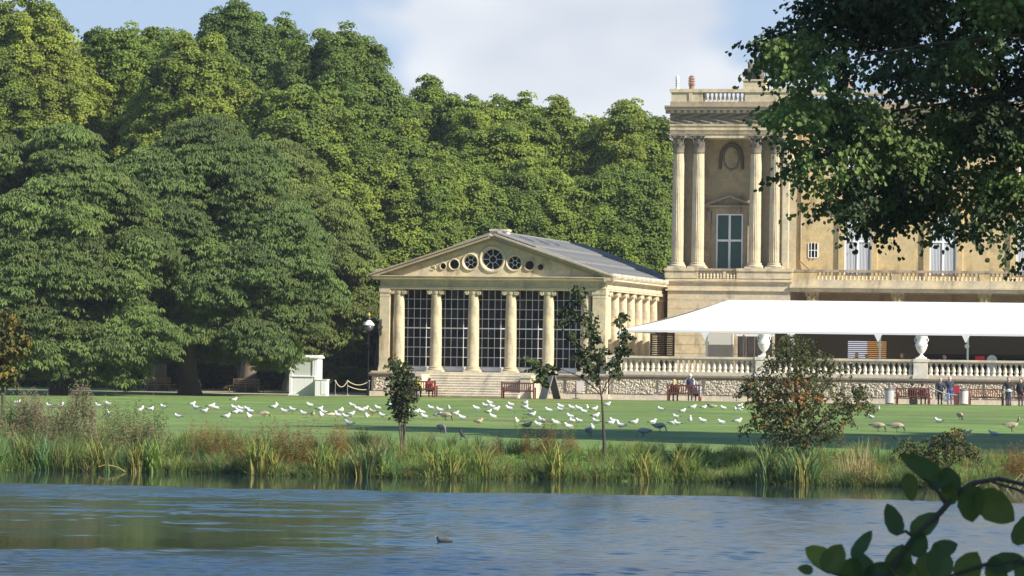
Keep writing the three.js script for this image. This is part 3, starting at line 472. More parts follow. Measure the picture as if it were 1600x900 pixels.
// ---------------------------------------------------------------- terrace
{
  const t = fThing('terrace', 'long stone terrace wall with rough panels and a white balustrade in front of the palace', 'wall');
  const P = (n, g, m, par = t) => mesh(n, g, m, par), zf = 0.3, xa = 7.9, xe = 44;
  P('wall', bx(xa, xe, -0.3, 1.42, -20.2, zf), M.pale);
  P('plinth', bx(xa, xe, -0.3, 0.3, zf - 0.1, zf + 0.22), M.pale);
  P('wall_cornice', mould([[0, 1.36], [0.06, 1.38], [0.2, 1.48], [0.2, 1.56], [0, 1.6]], xa - 0.2, xe, zf), M.grime);
  P('balustrade_base', bx(xa + 0.2, xe, 1.6, 1.84, zf - 0.36, zf + 0.06), M.pale);
  P('rail', [bx(xa + 0.2, xe, 2.58, 2.68, zf - 0.34, zf + 0.02), bx(xa + 0.15, xe, 2.68, 2.82, zf - 0.4, zf + 0.08)], M.pale);
  P('paving', bx(xa, xe, 1.42, 1.55, -20.2, zf - 0.36), M.pale);
  for (let k = 0; k < 9; k++) { const x = 8.15 + k * 3.0; P('rusticated_panel', relief(2.82, 0.92, k > 8 ? 0.05 : 0.024, worm, x, 0.38, zf + 0.03), M.pale); }
  const bg = baluShape(0.74, 0.148), wm = stone([0.74, 0.71, 0.64]);
  const bays = [[8.72, 17.42], [18.42, 27.58], [28.5, 37.2]];
  for (const [a, b] of bays) { const n = Math.round((b - a) / 0.361); for (let k = 0; k < n; k++) { const x = a + (k + 0.5) * (b - a) / n; if (x > 36) break; const q = P('baluster', bg, wm); q.position.set(x, 1.84, zf - 0.15); } }
  for (const [a, b] of [[7.75, 8.7], [17.44, 18.4], [27.6, 28.48]]) P('pedestal', [bx(a, b, 1.6, 2.66, zf - 0.5, zf + 0.1), bx(a - 0.04, b + 0.04, 2.66, 2.85, zf - 0.54, zf + 0.14), bx(a - 0.04, b + 0.04, 1.6, 1.84, zf - 0.54, zf + 0.16)], wm);
  // urns
  const urn = (x, label) => {
    const u = fThing('stone_urn', label, 'urn', [x, 2.85, zf - 0.2], 0, 'urns on the terrace balustrade');
    mesh('foot', [bx(-0.32, 0.32, 0, 0.1, -0.32, 0.32), lathe([[0.28, 0.1], [0.2, 0.16], [0.1, 0.26], [0.09, 0.34]], 20)], M.white, u);
    mesh('bowl', lathe([[0.09, 0.34], [0.2, 0.42], [0.32, 0.62], [0.385, 0.84], [0.39, 0.95], [0.36, 1.0], [0.33, 1.04], [0.31, 1.2], [0.33, 1.36], [0.40, 1.46], [0.36, 1.48], [0.28, 1.3], [0, 1.2]], 24), M.white, u);
    mesh('band', [0.86, 1.03].map((y) => { const g = new THREE.TorusGeometry(y > 1 ? 0.34 : 0.392, 0.022, 6, 24); g.rotateX(Math.PI / 2); g.translate(0, y, 0); return g; }), M.white, u);
    for (const s of [-1, 1]) { const h = []; for (let i = 0; i <= 10; i++) { const a = i / 10 * Math.PI; h.push(V(s * (0.33 + Math.sin(a) * 0.1), 1.05 + 0.34 * i / 10, 0)); } mesh('handle', tube(h, 0.035, 0.035), M.white, u); }
  };
  urn(28.05, 'white two-handled stone urn standing in the open to the right of the orange-tinged bush');
  urn(17.92, 'white stone urn on the terrace half hidden behind the top of the orange-tinged bush');
}

// ---------------------------------------------------------------- the marquee
{
  const t = fThing('marquee', 'long white open-sided marquee on the palace terrace', 'marquee');
  const P = (n, g, m, par = t) => mesh(n, g, m, par);
  const xl = 8.3, xr = 48, zf = -0.9, zb = -15.5, ye = 4.5, zr = -8, xr0 = 14.2, yr = 6.62;
  const pos = [], n = 36;
  const quadStrip = (A, B, C, D, nu, nv, sag) => { const g = new THREE.PlaneGeometry(1, 1, nu, nv), p = g.attributes.position; for (let i = 0; i < p.count; i++) { const u = p.getX(i) + 0.5, v = p.getY(i) + 0.5; const a = V().lerpVectors(A, B, u), b = V().lerpVectors(D, C, u), q = a.lerp(b, v); q.y -= sag * Math.sin(v * Math.PI) * (1 + 0.25 * Math.cos(u * nu * 0.5)); p.setXYZ(i, q.x, q.y, q.z); } g.computeVertexNormals(); return muv(g); };
  const A = V(xl, ye, zf), B = V(xr, ye, zf), C = V(xr, yr, zr), D = V(xr0, yr, zr), E = V(xl, ye, zb), F = V(xr, ye, zb);
  P('roof', [quadStrip(A, B, C, D, 40, 8, 0.14), quadStrip(E, A, D, D, 8, 8, 0.1), quadStrip(F, E, D, C, 40, 8, 0.14)], M.canvas);
  P('valance', [bx(xl, xr, ye - 0.12, ye + 0.02, zf - 0.04, zf + 0.02), bx(xl - 0.02, xl + 0.04, ye - 0.12, ye + 0.02, zb, zf)], M.canvas);
  for (let k = 1; k < 8; k++) { const x = 8.4 + k * 5.62, q = []; for (let i = 0; i <= 8; i++) { const v = i / 8; q.push(V(Math.max(x, lerp(x, Math.max(x, xr0), v)), lerp(ye, yr, v) - 0.14 * Math.sin(v * Math.PI) + 0.006, lerp(zf, zr, v))); } P('roof_seam', tube(q, 0.016, 0.016, 5), M.canvas); }
  for (let k = 0; k < 6; k++) {
    const x = 8.4 + k * 5.62, p = P('pole', bx(x - 0.055, x + 0.055, 1.55, ye - 0.1, zf - 0.12, zf - 0.01), M.steel);
    const s = new THREE.Shape(); s.moveTo(-0.26, 0); s.lineTo(0.26, 0); s.lineTo(0.03, -0.46); s.lineTo(-0.03, -0.46); const g = new THREE.ExtrudeGeometry(s, { depth: 0.03, bevelEnabled: false }); g.translate(x - 0.12, ye - 0.1, zf + 0.0); mesh('bracket', g, M.canvas, p);
    P('pole', bx(x - 0.055, x + 0.055, 1.55, ye - 0.1, zb + 0.02, zb + 0.12), M.steel);
    if (k > 0) { const gl = new THREE.SphereGeometry(0.15, 14, 10); gl.translate(x - 0.18, 3.72, zf - 1.2); const L = P('globe_lamp', gl, std([0.8, 0.74, 0.5], 0.4)); mesh('stem', bar([x - 0.18, 3.86, zf - 1.2], [x - 0.18, ye + 0.1, zf - 1.2], 0.015), M.iron, L); }
  }
  P('rope_stay', bar([xl + 0.05, 1.6, zf], [xl + 0.05, ye - 0.1, zf], 0.05), M.whitePaint);
}
{ // what stands under the marquee
  const sc = fThing('louvred_screen', 'tall dark brown louvred screen under the left end of the marquee', 'screen', [8.05, 1.55, -13.2]);
  mesh('frame', [bx(-0.05, 0.06, 0, 2.9, -0.06, 0.06), bx(1.5, 1.62, 0, 2.9, -0.06, 0.06), bx(0.06, 1.5, 2.78, 2.9, -0.05, 0.05)], M.shutter, sc);
  const sg = bx(0, 1.46, -0.05, 0.05, -0.015, 0.015); sg.rotateX(0.6); for (let k = 0; k < 22; k++) { const s = mesh('slat', sg, M.shutter, sc); s.position.set(0.05, 0.1 + k * 0.125, 0); }
  const wp = fThing('white_partition', 'plain white partition panel under the marquee left of the dark doorway', 'partition', [11.4, 1.55, -16]);
  mesh('panel', bx(0, 1.75, 0, 2.88, -0.04, 0.04), std([0.56, 0.57, 0.53]), wp); mesh('edge_post', [bx(-0.08, 0.0, 0, 2.9, -0.06, 0.06), bx(1.75, 1.83, 0, 2.9, -0.06, 0.06)], M.white, wp);
  const dd = fThing('dark_door', 'dark brown panelled doors under the marquee right of the white partition', 'door', [13.35, 1.55, -17]);
  for (let k = 0; k < 4; k++) mesh('door_leaf', [bx(k * 0.6, k * 0.6 + 0.57, 0, 2.75, -0.03, 0.03), bx(k * 0.6 + 0.08, k * 0.6 + 0.49, 1.5, 2.6, 0.03, 0.05)], M.shutter, dd);
  mesh('lintel', bx(-0.1, 2.5, 2.75, 2.9, -0.06, 0.06), M.white, dd);
  const bk = fThing('shop_backdrop', 'dark brown timber back wall of the cafe inside the marquee', 'partition wall', [16.2, 1.55, -15.2]);
  mesh('panel', [bx(0, 4.0, 0, 3.0, -0.05, 0), bx(7.2, 30, 0, 3.0, -0.05, 0), bx(4.0, 7.2, 0, 3.0, -0.05, 0)], std([0.10, 0.08, 0.055], 0.9), bk);
  const bl = fThing('slatted_blind', 'bright slatted window blind at the back of the marquee, orange at its right half', 'blind', [21.2, 2.55, -15.05]);
  for (let k = 0; k < 12; k++) { mesh('slat', bx(0, 1.3, k * 0.13, k * 0.13 + 0.065, 0, 0.03), std([0.8, 0.82, 0.85], 0.6, { emissive: lin(0.62, 0.66, 0.78), emissiveIntensity: 0.42 }), bl); const o = mesh('slat', bx(1.3, 2.6, k * 0.13, k * 0.13 + 0.065, 0, 0.03), std([0.7, 0.4, 0.15], 0.6, { emissive: lin(0.75, 0.36, 0.10), emissiveIntensity: 0.26 }), bl); o.userData.label = 'orange glowing slat'; }  // slats glow in place of daylight coming through the blind
  const sh = fThing('shop_shelves', 'long dark shelving stacked with goods at the back of the marquee', 'shelves', [26.5, 1.55, -14.2]);
  mesh('board', [0.5, 1.0, 1.5].map((y) => bx(0, 12, y, y + 0.05, -0.4, 0)), M.dark, sh); mesh('back_panel', bx(0, 12, 0, 1.7, -0.46, -0.41), M.dark, sh);
  const r = rngOf(77); for (let k = 0; k < 44; k++) { const x = 0.1 + k * 0.27, y = k % 2 ? 1.05 : 0.55, w = 0.1 + r() * 0.12; const c = [[0.25, 0.05, 0.04], [0.1, 0.1, 0.14], [0.3, 0.24, 0.14], [0.08, 0.1, 0.07], [0.4, 0.36, 0.3]][Math.floor(r() * 5)]; mesh('box', bx(x, x + w, y, y + 0.2 + r() * 0.2, -0.35, -0.1), std(c), sh); }
  const ws = fThing('round_top_sign', 'pale blue-grey round-topped board behind the balustrade at the right of the marquee', 'sign board', [32.1, 1.55, -4]);
  { const s = new THREE.Shape(); s.moveTo(-0.32, 0); s.lineTo(0.32, 0); s.lineTo(0.32, 1.3); s.absarc(0, 1.3, 0.32, 0, Math.PI, false); const g = new THREE.ExtrudeGeometry(s, { depth: 0.05, bevelEnabled: true, bevelSize: 0.01, bevelThickness: 0.01, bevelSegments: 2 }); mesh('board', g, std([0.45, 0.5, 0.6]), ws); mesh('foot', bx(-0.3, 0.3, 0, 0.05, -0.2, 0.25), M.iron, ws); }
  const rb = fThing('red_crate', 'bright red crate on a stand inside the marquee beside the right pole', 'crate', [31.3, 1.55, -4.2]);
  mesh('stand', [bx(-0.28, -0.22, 0, 1.05, -0.2, -0.14), bx(0.22, 0.28, 0, 1.05, -0.2, -0.14), bx(-0.28, -0.22, 0, 1.05, 0.14, 0.2), bx(0.22, 0.28, 0, 1.05, 0.14, 0.2), bx(-0.3, 0.3, 1.05, 1.1, -0.22, 0.22)], M.iron, rb);
  mesh('box', [bx(-0.28, 0.28, 1.1, 1.14, -0.2, 0.2), bx(-0.28, -0.24, 1.14, 1.55, -0.2, 0.2), bx(0.24, 0.28, 1.14, 1.55, -0.2, 0.2), bx(-0.24, 0.24, 1.14, 1.55, -0.2, -0.16), bx(-0.24, 0.24, 1.14, 1.55, 0.16, 0.2)], std([0.5, 0.02, 0.03]), rb);
}

// ---------------------------------------------------------------- foliage
function leafTris(out, c, dir, nrm, len, wid, fold = 0.25, wide = 0.45) {   // one folded leaf from its stalk c along dir
  const s = V().crossVectors(dir, nrm).normalize(), mid = c.clone().addScaledVector(dir, len * wide), tip = c.clone().addScaledVector(dir, len).addScaledVector(nrm, -len * 0.15);
  const a = mid.clone().addScaledVector(s, wid / 2).addScaledVector(nrm, wid * fold), b = mid.clone().addScaledVector(s, -wid / 2).addScaledVector(nrm, wid * fold);
  for (const q of [c, a, tip, c, tip, b]) out.push(q.x, q.y, q.z);
}
function roundLeafTris(out, c, dir, nrm, len, wid) {     // a broader leaf of six faces, cupped
  const s = V().crossVectors(dir, nrm).normalize(), P = (u, v, h) => c.clone().addScaledVector(dir, len * u).addScaledVector(s, wid * v).addScaledVector(nrm, len * h);
  const k = [P(0, 0, 0), P(0.28, 0.46, 0.10), P(0.65, 0.44, 0.06), P(1, 0, -0.12), P(0.65, -0.44, 0.06), P(0.28, -0.46, 0.10), P(0.5, 0, -0.02)];
  for (let i = 0; i < 6; i++) for (const q of [k[6], k[i], k[(i + 1) % 6]]) out.push(q.x, q.y, q.z);
}
function trisGeo(out) { const g = new THREE.BufferGeometry(); g.setAttribute('position', new THREE.Float32BufferAttribute(out, 3)); g.computeVertexNormals(); return g; }
const rv = (r) => { const z = r() * 2 - 1, a = r() * 6.2832, q = Math.sqrt(1 - z * z); return V(q * Math.cos(a), z, q * Math.sin(a)); };
function clumpPlane(seed, n = 46, R = 0.62, L = 0.24) {  // a loose spray of broad leaves, more of them on its outside
  const r = rngOf(seed), o = [];
  for (let i = 0; i < n; i++) { const d = rv(r); d.y = Math.abs(d.y) * 0.9 - 0.25; const c = d.clone().multiplyScalar(R * Math.cbrt(r())); c.y *= 0.7; const nrm = V(d.x * 0.7, 0.75 + 0.3 * d.y, d.z * 0.7).add(rv(r).multiplyScalar(0.45)).normalize(), dir = rv(r); dir.y -= 0.35; dir.addScaledVector(nrm, -dir.dot(nrm)).normalize(); leafTris(o, c, dir, nrm, L * (0.75 + 0.6 * r()), L * (0.7 + 0.4 * r())); }
  return trisGeo(o);
}
function clumpChestnut(seed, n = 16, R = 0.72) {           // drooping hands of long leaflets
  const r = rngOf(seed), o = [];
  for (let i = 0; i < n; i++) {
    const d = rv(r); d.y = Math.abs(d.y) * 0.6 - 0.1; const c = d.clone().multiplyScalar(R * Math.sqrt(r())); c.y *= 0.55; const tilt = d.clone().setY(0).multiplyScalar(0.5);
    for (let k = 0; k < 6; k++) { const a = k / 6 * 6.283 + r(), dir = V(Math.cos(a), -0.55 - 0.5 * r(), Math.sin(a)).add(tilt).normalize(), nrm = V(Math.cos(a) * 0.6, 0.8, Math.sin(a) * 0.6).normalize(); nrm.addScaledVector(dir, -nrm.dot(dir)).normalize(); leafTris(o, c, dir, nrm, 0.23 + 0.13 * r(), 0.095, 0.15, 0.62); }
  }
  return trisGeo(o);
}
function twigLeaves(seed, n = 16, len = 0.55, L = 0.105) {   // a twig with single leaves seen from near by
  const r = rngOf(seed), o = [];
  for (let i = 0; i < n; i++) { const t = i / n, c = V(t * len, -t * t * 0.16, 0).add(rv(r).multiplyScalar(0.06)), dir = V(0.5, -0.5 - 0.5 * r(), (r() - 0.5) * 2.2).normalize(), nrm = V(r() - 0.5, 0.8, r() - 0.5); nrm.addScaledVector(dir, -nrm.dot(dir)).normalize(); roundLeafTris(o, c, dir, nrm, L * (0.75 + 0.5 * r()), L * (0.75 + 0.3 * r())); }
  return trisGeo(o);
}
const leafMat = (c, t = 0.35) => new THREE.MeshPhysicalMaterial({ color: lin(...c), roughness: 0.75, transmission: t, thickness: 0, specularIntensity: 0.5, side: THREE.DoubleSide });
const LM = { plane: leafMat([2.45, 2.9, 2.0], 0.52), chestnut: leafMat([2.75, 2.85, 2.4], 0.5) };
const CL = { plane: [1, 2, 3].map((s) => clumpPlane(s, 66, 0.64, 0.195)), chestnut: [4, 5, 6].map((s) => clumpChestnut(s)) };
const mat4 = (p, q, s) => new THREE.Matrix4().compose(p, q, V(s, s, s));
function scatter(name, geo, mat, list, parent) {        // list of {p, q, s, c}
  const m = new THREE.InstancedMesh(geo, mat, list.length); m.name = name; shade(m); m.userData.kind = 'stuff';
  list.forEach((e, i) => { m.setMatrixAt(i, mat4(e.p, e.q, e.s)); m.setColorAt(i, e.c); });
  m.instanceMatrix.needsUpdate = true; parent.add(m); return m;
}
// crown: boughs spread through an ellipsoid, each carrying clumps on its outer side
function crownList(o, r) {
  const list = [], boughs = [], [rx, ry, rz] = o.rad, nB = o.boughs;
  for (let b = 0; b < nB; b++) {
    let d = rv(r); if (d.y < (o.droop ? -0.8 : -0.55)) d.y *= 0.4; d.normalize();
    const k = lerp(0.50, 0.90, Math.sqrt(r())), lump = 1 + 0.5 * fbm(d.x * 1.6 + o.seed, d.y * 1.6, d.z * 1.6, 2);
    const c = V(d.x * rx * k * lump, d.y * ry * k * lump, d.z * rz * k * lump), br = o.bough * (b % 6 === 5 && !o.droop ? 0.45 : 0.6 + 0.85 * r());
    if (o.taper) { const ty = (c.y / ry + 1) / 2, f = lerp(1, o.taper, ty); c.x *= f; c.z *= f; }
    if (b % 6 === 5 && !o.droop) { c.multiplyScalar(1.12 / Math.max(k, 0.7) * 0.92); }
    boughs.push(c);
    const tone = 0.78 + 0.5 * r(), warm = r() < o.warm ? 0.25 + 0.5 * r() : r() * 0.12;
    const n = Math.round(o.clumps * br * br / (o.bough * o.bough));
    for (let i = 0; i < n; i++) {
      const e = rv(r), out = c.clone().normalize(); e.addScaledVector(out, 0.35); e.y += 0.25; e.normalize();
      const p = c.clone().add(V(e.x * br, e.y * br * (o.flat || 0.8), e.z * br).multiplyScalar(0.72 + 0.36 * r()));
      if (o.droop) p.y -= o.droop * (p.x * p.x + p.z * p.z) / (rx * rx);
      const q = new THREE.Quaternion().setFromUnitVectors(V(0, 1, 0), V(e.x * 0.5, 1, e.z * 0.5).normalize()).multiply(new THREE.Quaternion().setFromAxisAngle(V(0, 1, 0), r() * 6.28));
      const v = tone * (0.7 + 0.6 * r()), w = clamp(warm + (r() < 0.06 ? 0.3 : 0), 0, 1), C = o.color, Y = o.yellow || [0.20, 0.17, 0.035];
      list.push({ p, q, s: o.size * (0.75 + 0.5 * r()), c: lin(lerp(C[0], Y[0], w) * v, lerp(C[1], Y[1], w) * v, lerp(C[2], Y[2], w) * v) });
    }
  }
  return { list, boughs };
}
// crown grown as one uneven skin of clumps over a darker filling: soft, close canopies
function crownShell(o, r) {
  const list = [], boughs = [], [rx, ry, rz] = o.rad, C = o.color, Y = [0.175, 0.155, 0.032], S = o.seed * 1.37;
  for (let i = 0; i < o.n; i++) {
    const d = rv(r); if (d.y < -0.8) d.y = -d.y; const fill = i % 4 === 3;
    const big = fbm(d.x * 1.7 + S, d.y * 2.6 * ry / rx * 0.5, d.z * 1.7, 2), small = fbm(d.x * 4.2 + S, d.y * 4.2 * ry / rx * 0.6, d.z * 4.2 + 5, 2);
    let k = 0.90 + 0.34 * big + 0.52 * small; k *= fill ? lerp(0.55, 0.82, r()) : 1.04 - 0.20 * Math.pow(r(), 1.6); if (i % 37 === 0) k *= 1.06; k = Math.min(k, 1.115);
    const f = lerp(1, o.taper || 0.9, (d.y + 1) / 2), p = V(d.x * rx * k * f, d.y * ry * k, d.z * rz * k * f);
    if (i % 90 === 0) boughs.push(p.clone().multiplyScalar(0.8));
    const q = new THREE.Quaternion().setFromUnitVectors(V(0, 1, 0), V(d.x * 0.55, 1, d.z * 0.55).normalize()).multiply(new THREE.Quaternion().setFromAxisAngle(V(0, 1, 0), r() * 6.28));
    const patch = fbm(p.x * 0.22 + S, p.y * 0.22, p.z * 0.22 + 9, 2), v = (0.92 + 0.5 * patch) * (0.7 + 0.6 * r()), w = clamp(sstep(0.30 - o.warm, 0.62 - o.warm, patch + 0.25) * 0.5 * o.warm * 3 + 0.22 * r() * r(), 0, 0.9);
    list.push({ p, q, s: o.size * (0.7 + 0.55 * r()), c: lin(lerp(C[0], Y[0], w) * v, lerp(C[1], Y[1], w) * v, lerp(C[2], Y[2], w) * v) });
  }
  return { list, boughs };
}
function tree(name, label, o) {
  const r = rngOf(o.seed), t = thing(name, label, o.category || 'tree', [o.base.x, o.base.y, o.base.z], 0, o.group), cy = o.cy;
  const { list, boughs } = o.n ? crownShell(o, r) : crownList(o, r);
  const limbs = [], top = cy + o.rad[1] * 0.45, pts = []; for (let i = 0; i <= 7; i++) pts.push(V(Math.sin(i * 0.9 + o.seed) * 0.25 * (o.girth / 0.5), top * i / 7, Math.cos(i * 1.1 + o.seed) * 0.25 * (o.girth / 0.5)).multiply(V(i ? 1 : 0, 1, i ? 1 : 0)));
  limbs.push(tube(pts, o.girth, o.girth * 0.25, 9), tube([V(0, -0.2, 0), V(0, 0.25, 0), V(0, 0.9, 0)], o.girth * 1.5, o.girth * 0.98, 9));
  boughs.slice(0, o.limbs || 14).forEach((b) => { const y0 = clamp(cy + b.y - (Math.hypot(b.x, b.z) * 0.7) - 1, o.fork || 2.2, top * 0.9), k = y0 / top * 7, s = V(0, y0, 0); const e = V(b.x, cy + b.y, b.z); limbs.push(tube([s, V().lerpVectors(s, e, 0.5).add(V(0, -0.3, 0)), e], o.girth * 0.35, 0.04, 6)); });
  mesh('trunk', limbs, o.bark || M.bark, t);
  const geos = o.geos || CL.plane, parts = geos.map(() => []); list.forEach((e, i) => { e.p.y += cy; parts[i % geos.length].push(e); });
  geos.forEach((g, i) => scatter('crown', g, o.mat || LM.plane, parts[i], t));
  return t;
}
// the tall plane trees behind, each where its top shows
const planes = [
  [248, 62, 66, 336, [0.078, 0.100, 0.018], 'flat-topped plane tree just left of the dark domed one', 0.12],
  [428, 44, 52, 342, [0.066, 0.090, 0.020], 'narrow plane tree filling the dip right of the dark domed one', 0.06],
  [722, 168, 60, 342, [0.090, 0.110, 0.021], 'plane tree level with its neighbours above the left roof slope', 0.15],
  [818, 166, 58, 344, [0.094, 0.112, 0.021], 'plane tree level with its neighbours above the roof ridge', 0.15],
  [925, 200, 56, 342, [0.090, 0.108, 0.021], 'lower plane tree in the dip left of the palace', 0.15],
  // px of the crown's middle, its top (py), half width in px, depth, colour, label
  [20, 14, 105, 322, [0.100, 0.118, 0.020], 'tall yellow-green plane tree whose crown tops the left corner of the wood', 0.30],
  [195, 56, 100, 330, [0.082, 0.105, 0.018], 'broad level-topped plane tree between the corner tree and the dark tall one', 0.18],
  [352, 8, 72, 340, [0.060, 0.085, 0.020], 'dark tall plane tree with a domed top rising above the wood left of centre', 0.05],
  [300, 70, 90, 318, [0.095, 0.112, 0.018], 'yellowish plane tree in front of the dark domed one, above the chestnuts', 0.25],
  [520, 46, 98, 328, [0.070, 0.092, 0.020], 'tall plane tree with ragged upright tops where the treeline drops to the pavilion', 0.08],
  [455, 150, 100, 316, [0.086, 0.105, 0.020], 'mid-height plane tree in front of the ragged tall one, right of the chestnuts', 0.16],
  [600, 200, 90, 318, [0.078, 0.100, 0.018], 'plane tree with dark hollows directly behind the left end of the pavilion', 0.22],
  [668, 142, 56, 345, [0.085, 0.105, 0.024], 'slim tree with an upright tuft at its top, behind the pavilion gable', 0.1],
  [760, 162, 88, 335, [0.092, 0.112, 0.020], 'rounded plane tree behind the peak of the pavilion roof', 0.2],
  [868, 170, 74, 338, [0.100, 0.118, 0.022], 'light green plane tree behind the middle of the pavilion roof', 0.22],
  [700, 250, 80, 322, [0.080, 0.102, 0.018], 'lower plane tree with tiered foliage just above the pavilion gable', 0.15],
  [830, 265, 80, 324, [0.088, 0.108, 0.020], 'lower plane tree just above the grey pavilion roof', 0.15],
  [985, 178, 78, 336, [0.096, 0.112, 0.022], 'plane tree standing against the left edge of the palace', 0.22],
  [960, 270, 80, 325, [0.082, 0.104, 0.020], 'lower plane tree between the roof end and the palace columns', 0.15],
];
planes.forEach(([px, py, hw, d, col, label, warm], i) => {
  const s = FPX / d, base = onGround(px, d), top = at(px, py, d).y - base.y, rx = hw / s * 1.32, ry = top * (py > 140 ? 0.40 : 0.37), cy = top - ry * 1.0;
  tree('plane_tree', label, { seed: 100 + i * 17, base, cy, rad: [rx, ry, rx * 0.9], n: Math.round(520 * rx + 500), size: 1.05, color: col, warm, girth: 0.55, taper: 1.0, bark: M.barkPale, group: 'plane trees behind the pavilion and chestnuts' });
});
// lower wood behind, one mass
{
  const r = rngOf(900), list = [];
  for (let i = 0; i < 9000; i++) { const px = -120 + r() * 1240, d = 338 + r() * 40, p = at(px, 600, d), h = 16 * Math.pow(r(), 0.8) * (px < 560 ? 1.25 : 0.85); p.y = 1.5 + h; const v = 0.55 + 0.6 * r(); list.push({ p, q: new THREE.Quaternion().setFromAxisAngle(V(0, 1, 0), r() * 6.28), s: 1.6 + r(), c: lin(0.065 * v, 0.085 * v, 0.018 * v) }); }
  const m = scatter('distant_wood', CL.plane[0], LM.plane, list, scene); m.userData.kind = 'stuff'; tag(m, 'dark green wood filling in behind the plane trees', 'wood');
}
// the horse chestnuts on the left
const chest = [
  [70, 165, 402, 268, 182, 215, [0.062, 0.088, 0.026], 'big dark horse chestnut spreading over the left edge of the lawn', 95],
  [318, 195, 392, 275, 176, 197, [0.058, 0.084, 0.026], 'huge domed horse chestnut whose dark trunk stands at the lawn edge', 297],
  [440, 225, 405, 306, 125, 180, [0.078, 0.096, 0.026], 'smaller yellower horse chestnut above the round tree bench, left of the kiosk', 388],
];
chest.forEach(([px, py, cyp, d, hw, hh, col, label, tx], i) => {
  const s = FPX / d, base = onGround(tx, d), off = at(px, 600, d).x - base.x, c = at(px, cyp, d);
  const t = tree('horse_chestnut', label, { seed: 300 + i * 31, base, cy: c.y - base.y, rad: [hw / s, hh / s, hw / s * 0.85], boughs: 150, bough: 1.7, clumps: 34, size: 1.1, color: col, warm: 0.0, yellow: [0.11, 0.105, 0.03], girth: 0.62, flat: 0.62, droop: 1.3, geos: CL.chestnut, mat: LM.chestnut, group: 'horse chestnuts beside the lawn' });
  t.children.filter((m) => m.isInstancedMesh).forEach((m) => { m.position.x = off; });
});
// dark hedge and shrubs under the trees
{
  const hedge = (name, label, x0, x1, d, h, n, col, seed, w = 2.0, size = 0.9) => {
    const r = rngOf(seed), a = onGround(x0, d), t = thing(name, label, 'hedge', [a.x, a.y, a.z]), len = at(x1, 600, d).x - a.x, list = [];
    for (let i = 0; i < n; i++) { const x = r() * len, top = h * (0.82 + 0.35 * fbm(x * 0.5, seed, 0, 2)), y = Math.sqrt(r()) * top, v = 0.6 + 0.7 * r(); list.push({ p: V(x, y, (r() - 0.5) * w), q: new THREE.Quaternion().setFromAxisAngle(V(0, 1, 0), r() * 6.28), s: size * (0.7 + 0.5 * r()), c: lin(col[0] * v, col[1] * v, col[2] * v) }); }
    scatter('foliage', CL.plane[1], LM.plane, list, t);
    const st = []; for (let x = 0.5; x < len; x += 1.6) st.push(bar([x, -0.1, 0], [x + 0.2, h * 0.7, 0.1], 0.05)); mesh('stems', st, M.bark, t);
    return t;
  };
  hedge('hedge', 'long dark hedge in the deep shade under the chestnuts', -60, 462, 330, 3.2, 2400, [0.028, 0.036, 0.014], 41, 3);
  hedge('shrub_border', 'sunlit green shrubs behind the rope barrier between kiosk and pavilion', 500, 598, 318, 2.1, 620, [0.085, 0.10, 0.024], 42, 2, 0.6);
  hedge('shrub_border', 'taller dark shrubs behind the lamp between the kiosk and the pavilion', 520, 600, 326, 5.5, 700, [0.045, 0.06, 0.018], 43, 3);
}
// shade trees outside the frame: on the right bank and round the viewer
for (let i = 0; i < 18; i++) {
  const row = i % 3, k = Math.floor(i / 3), x = 36 + k * 7.6 + [0, 3, 14][row], d = [157, 148.5, 141][row], h = [33.5, 31, 35][row], y = groundY(x, -d), where = ['nearest', 'second from', 'third from', 'fourth from', 'fifth from', 'farthest from'][k];
  tree('bank_tree', `tall shade tree out of frame on the right bank, ${where} the bush, ${['back', 'middle', 'front'][row]} row`, { seed: 500 + i * 13, base: V(x, y, -d), cy: h * 0.62, rad: [6.2, h * 0.37, 5.2], boughs: 60, bough: 2.1, clumps: 22, size: 1.5, color: [0.06, 0.085, 0.02], warm: 0.1, girth: 0.6, group: 'shade trees on the right bank' });
}
[[15, 14, 2, 13, 7, 'tree beside the viewer out of frame to the right'], [34, 12, -50, 13, 6, 'tree on the near bank out of frame beyond the overhanging one']].forEach(([x, , z, cy, rr, label], i) => {
  tree('near_tree', label, { seed: 560 + i * 13, base: V(x, Math.max(groundY(x, z), -0.3), z), cy, rad: [rr, rr * 0.8, rr], boughs: 80, bough: 1.9, clumps: 30, size: 1.25, color: [0.06, 0.085, 0.02], warm: 0.1, girth: 0.45 });
});

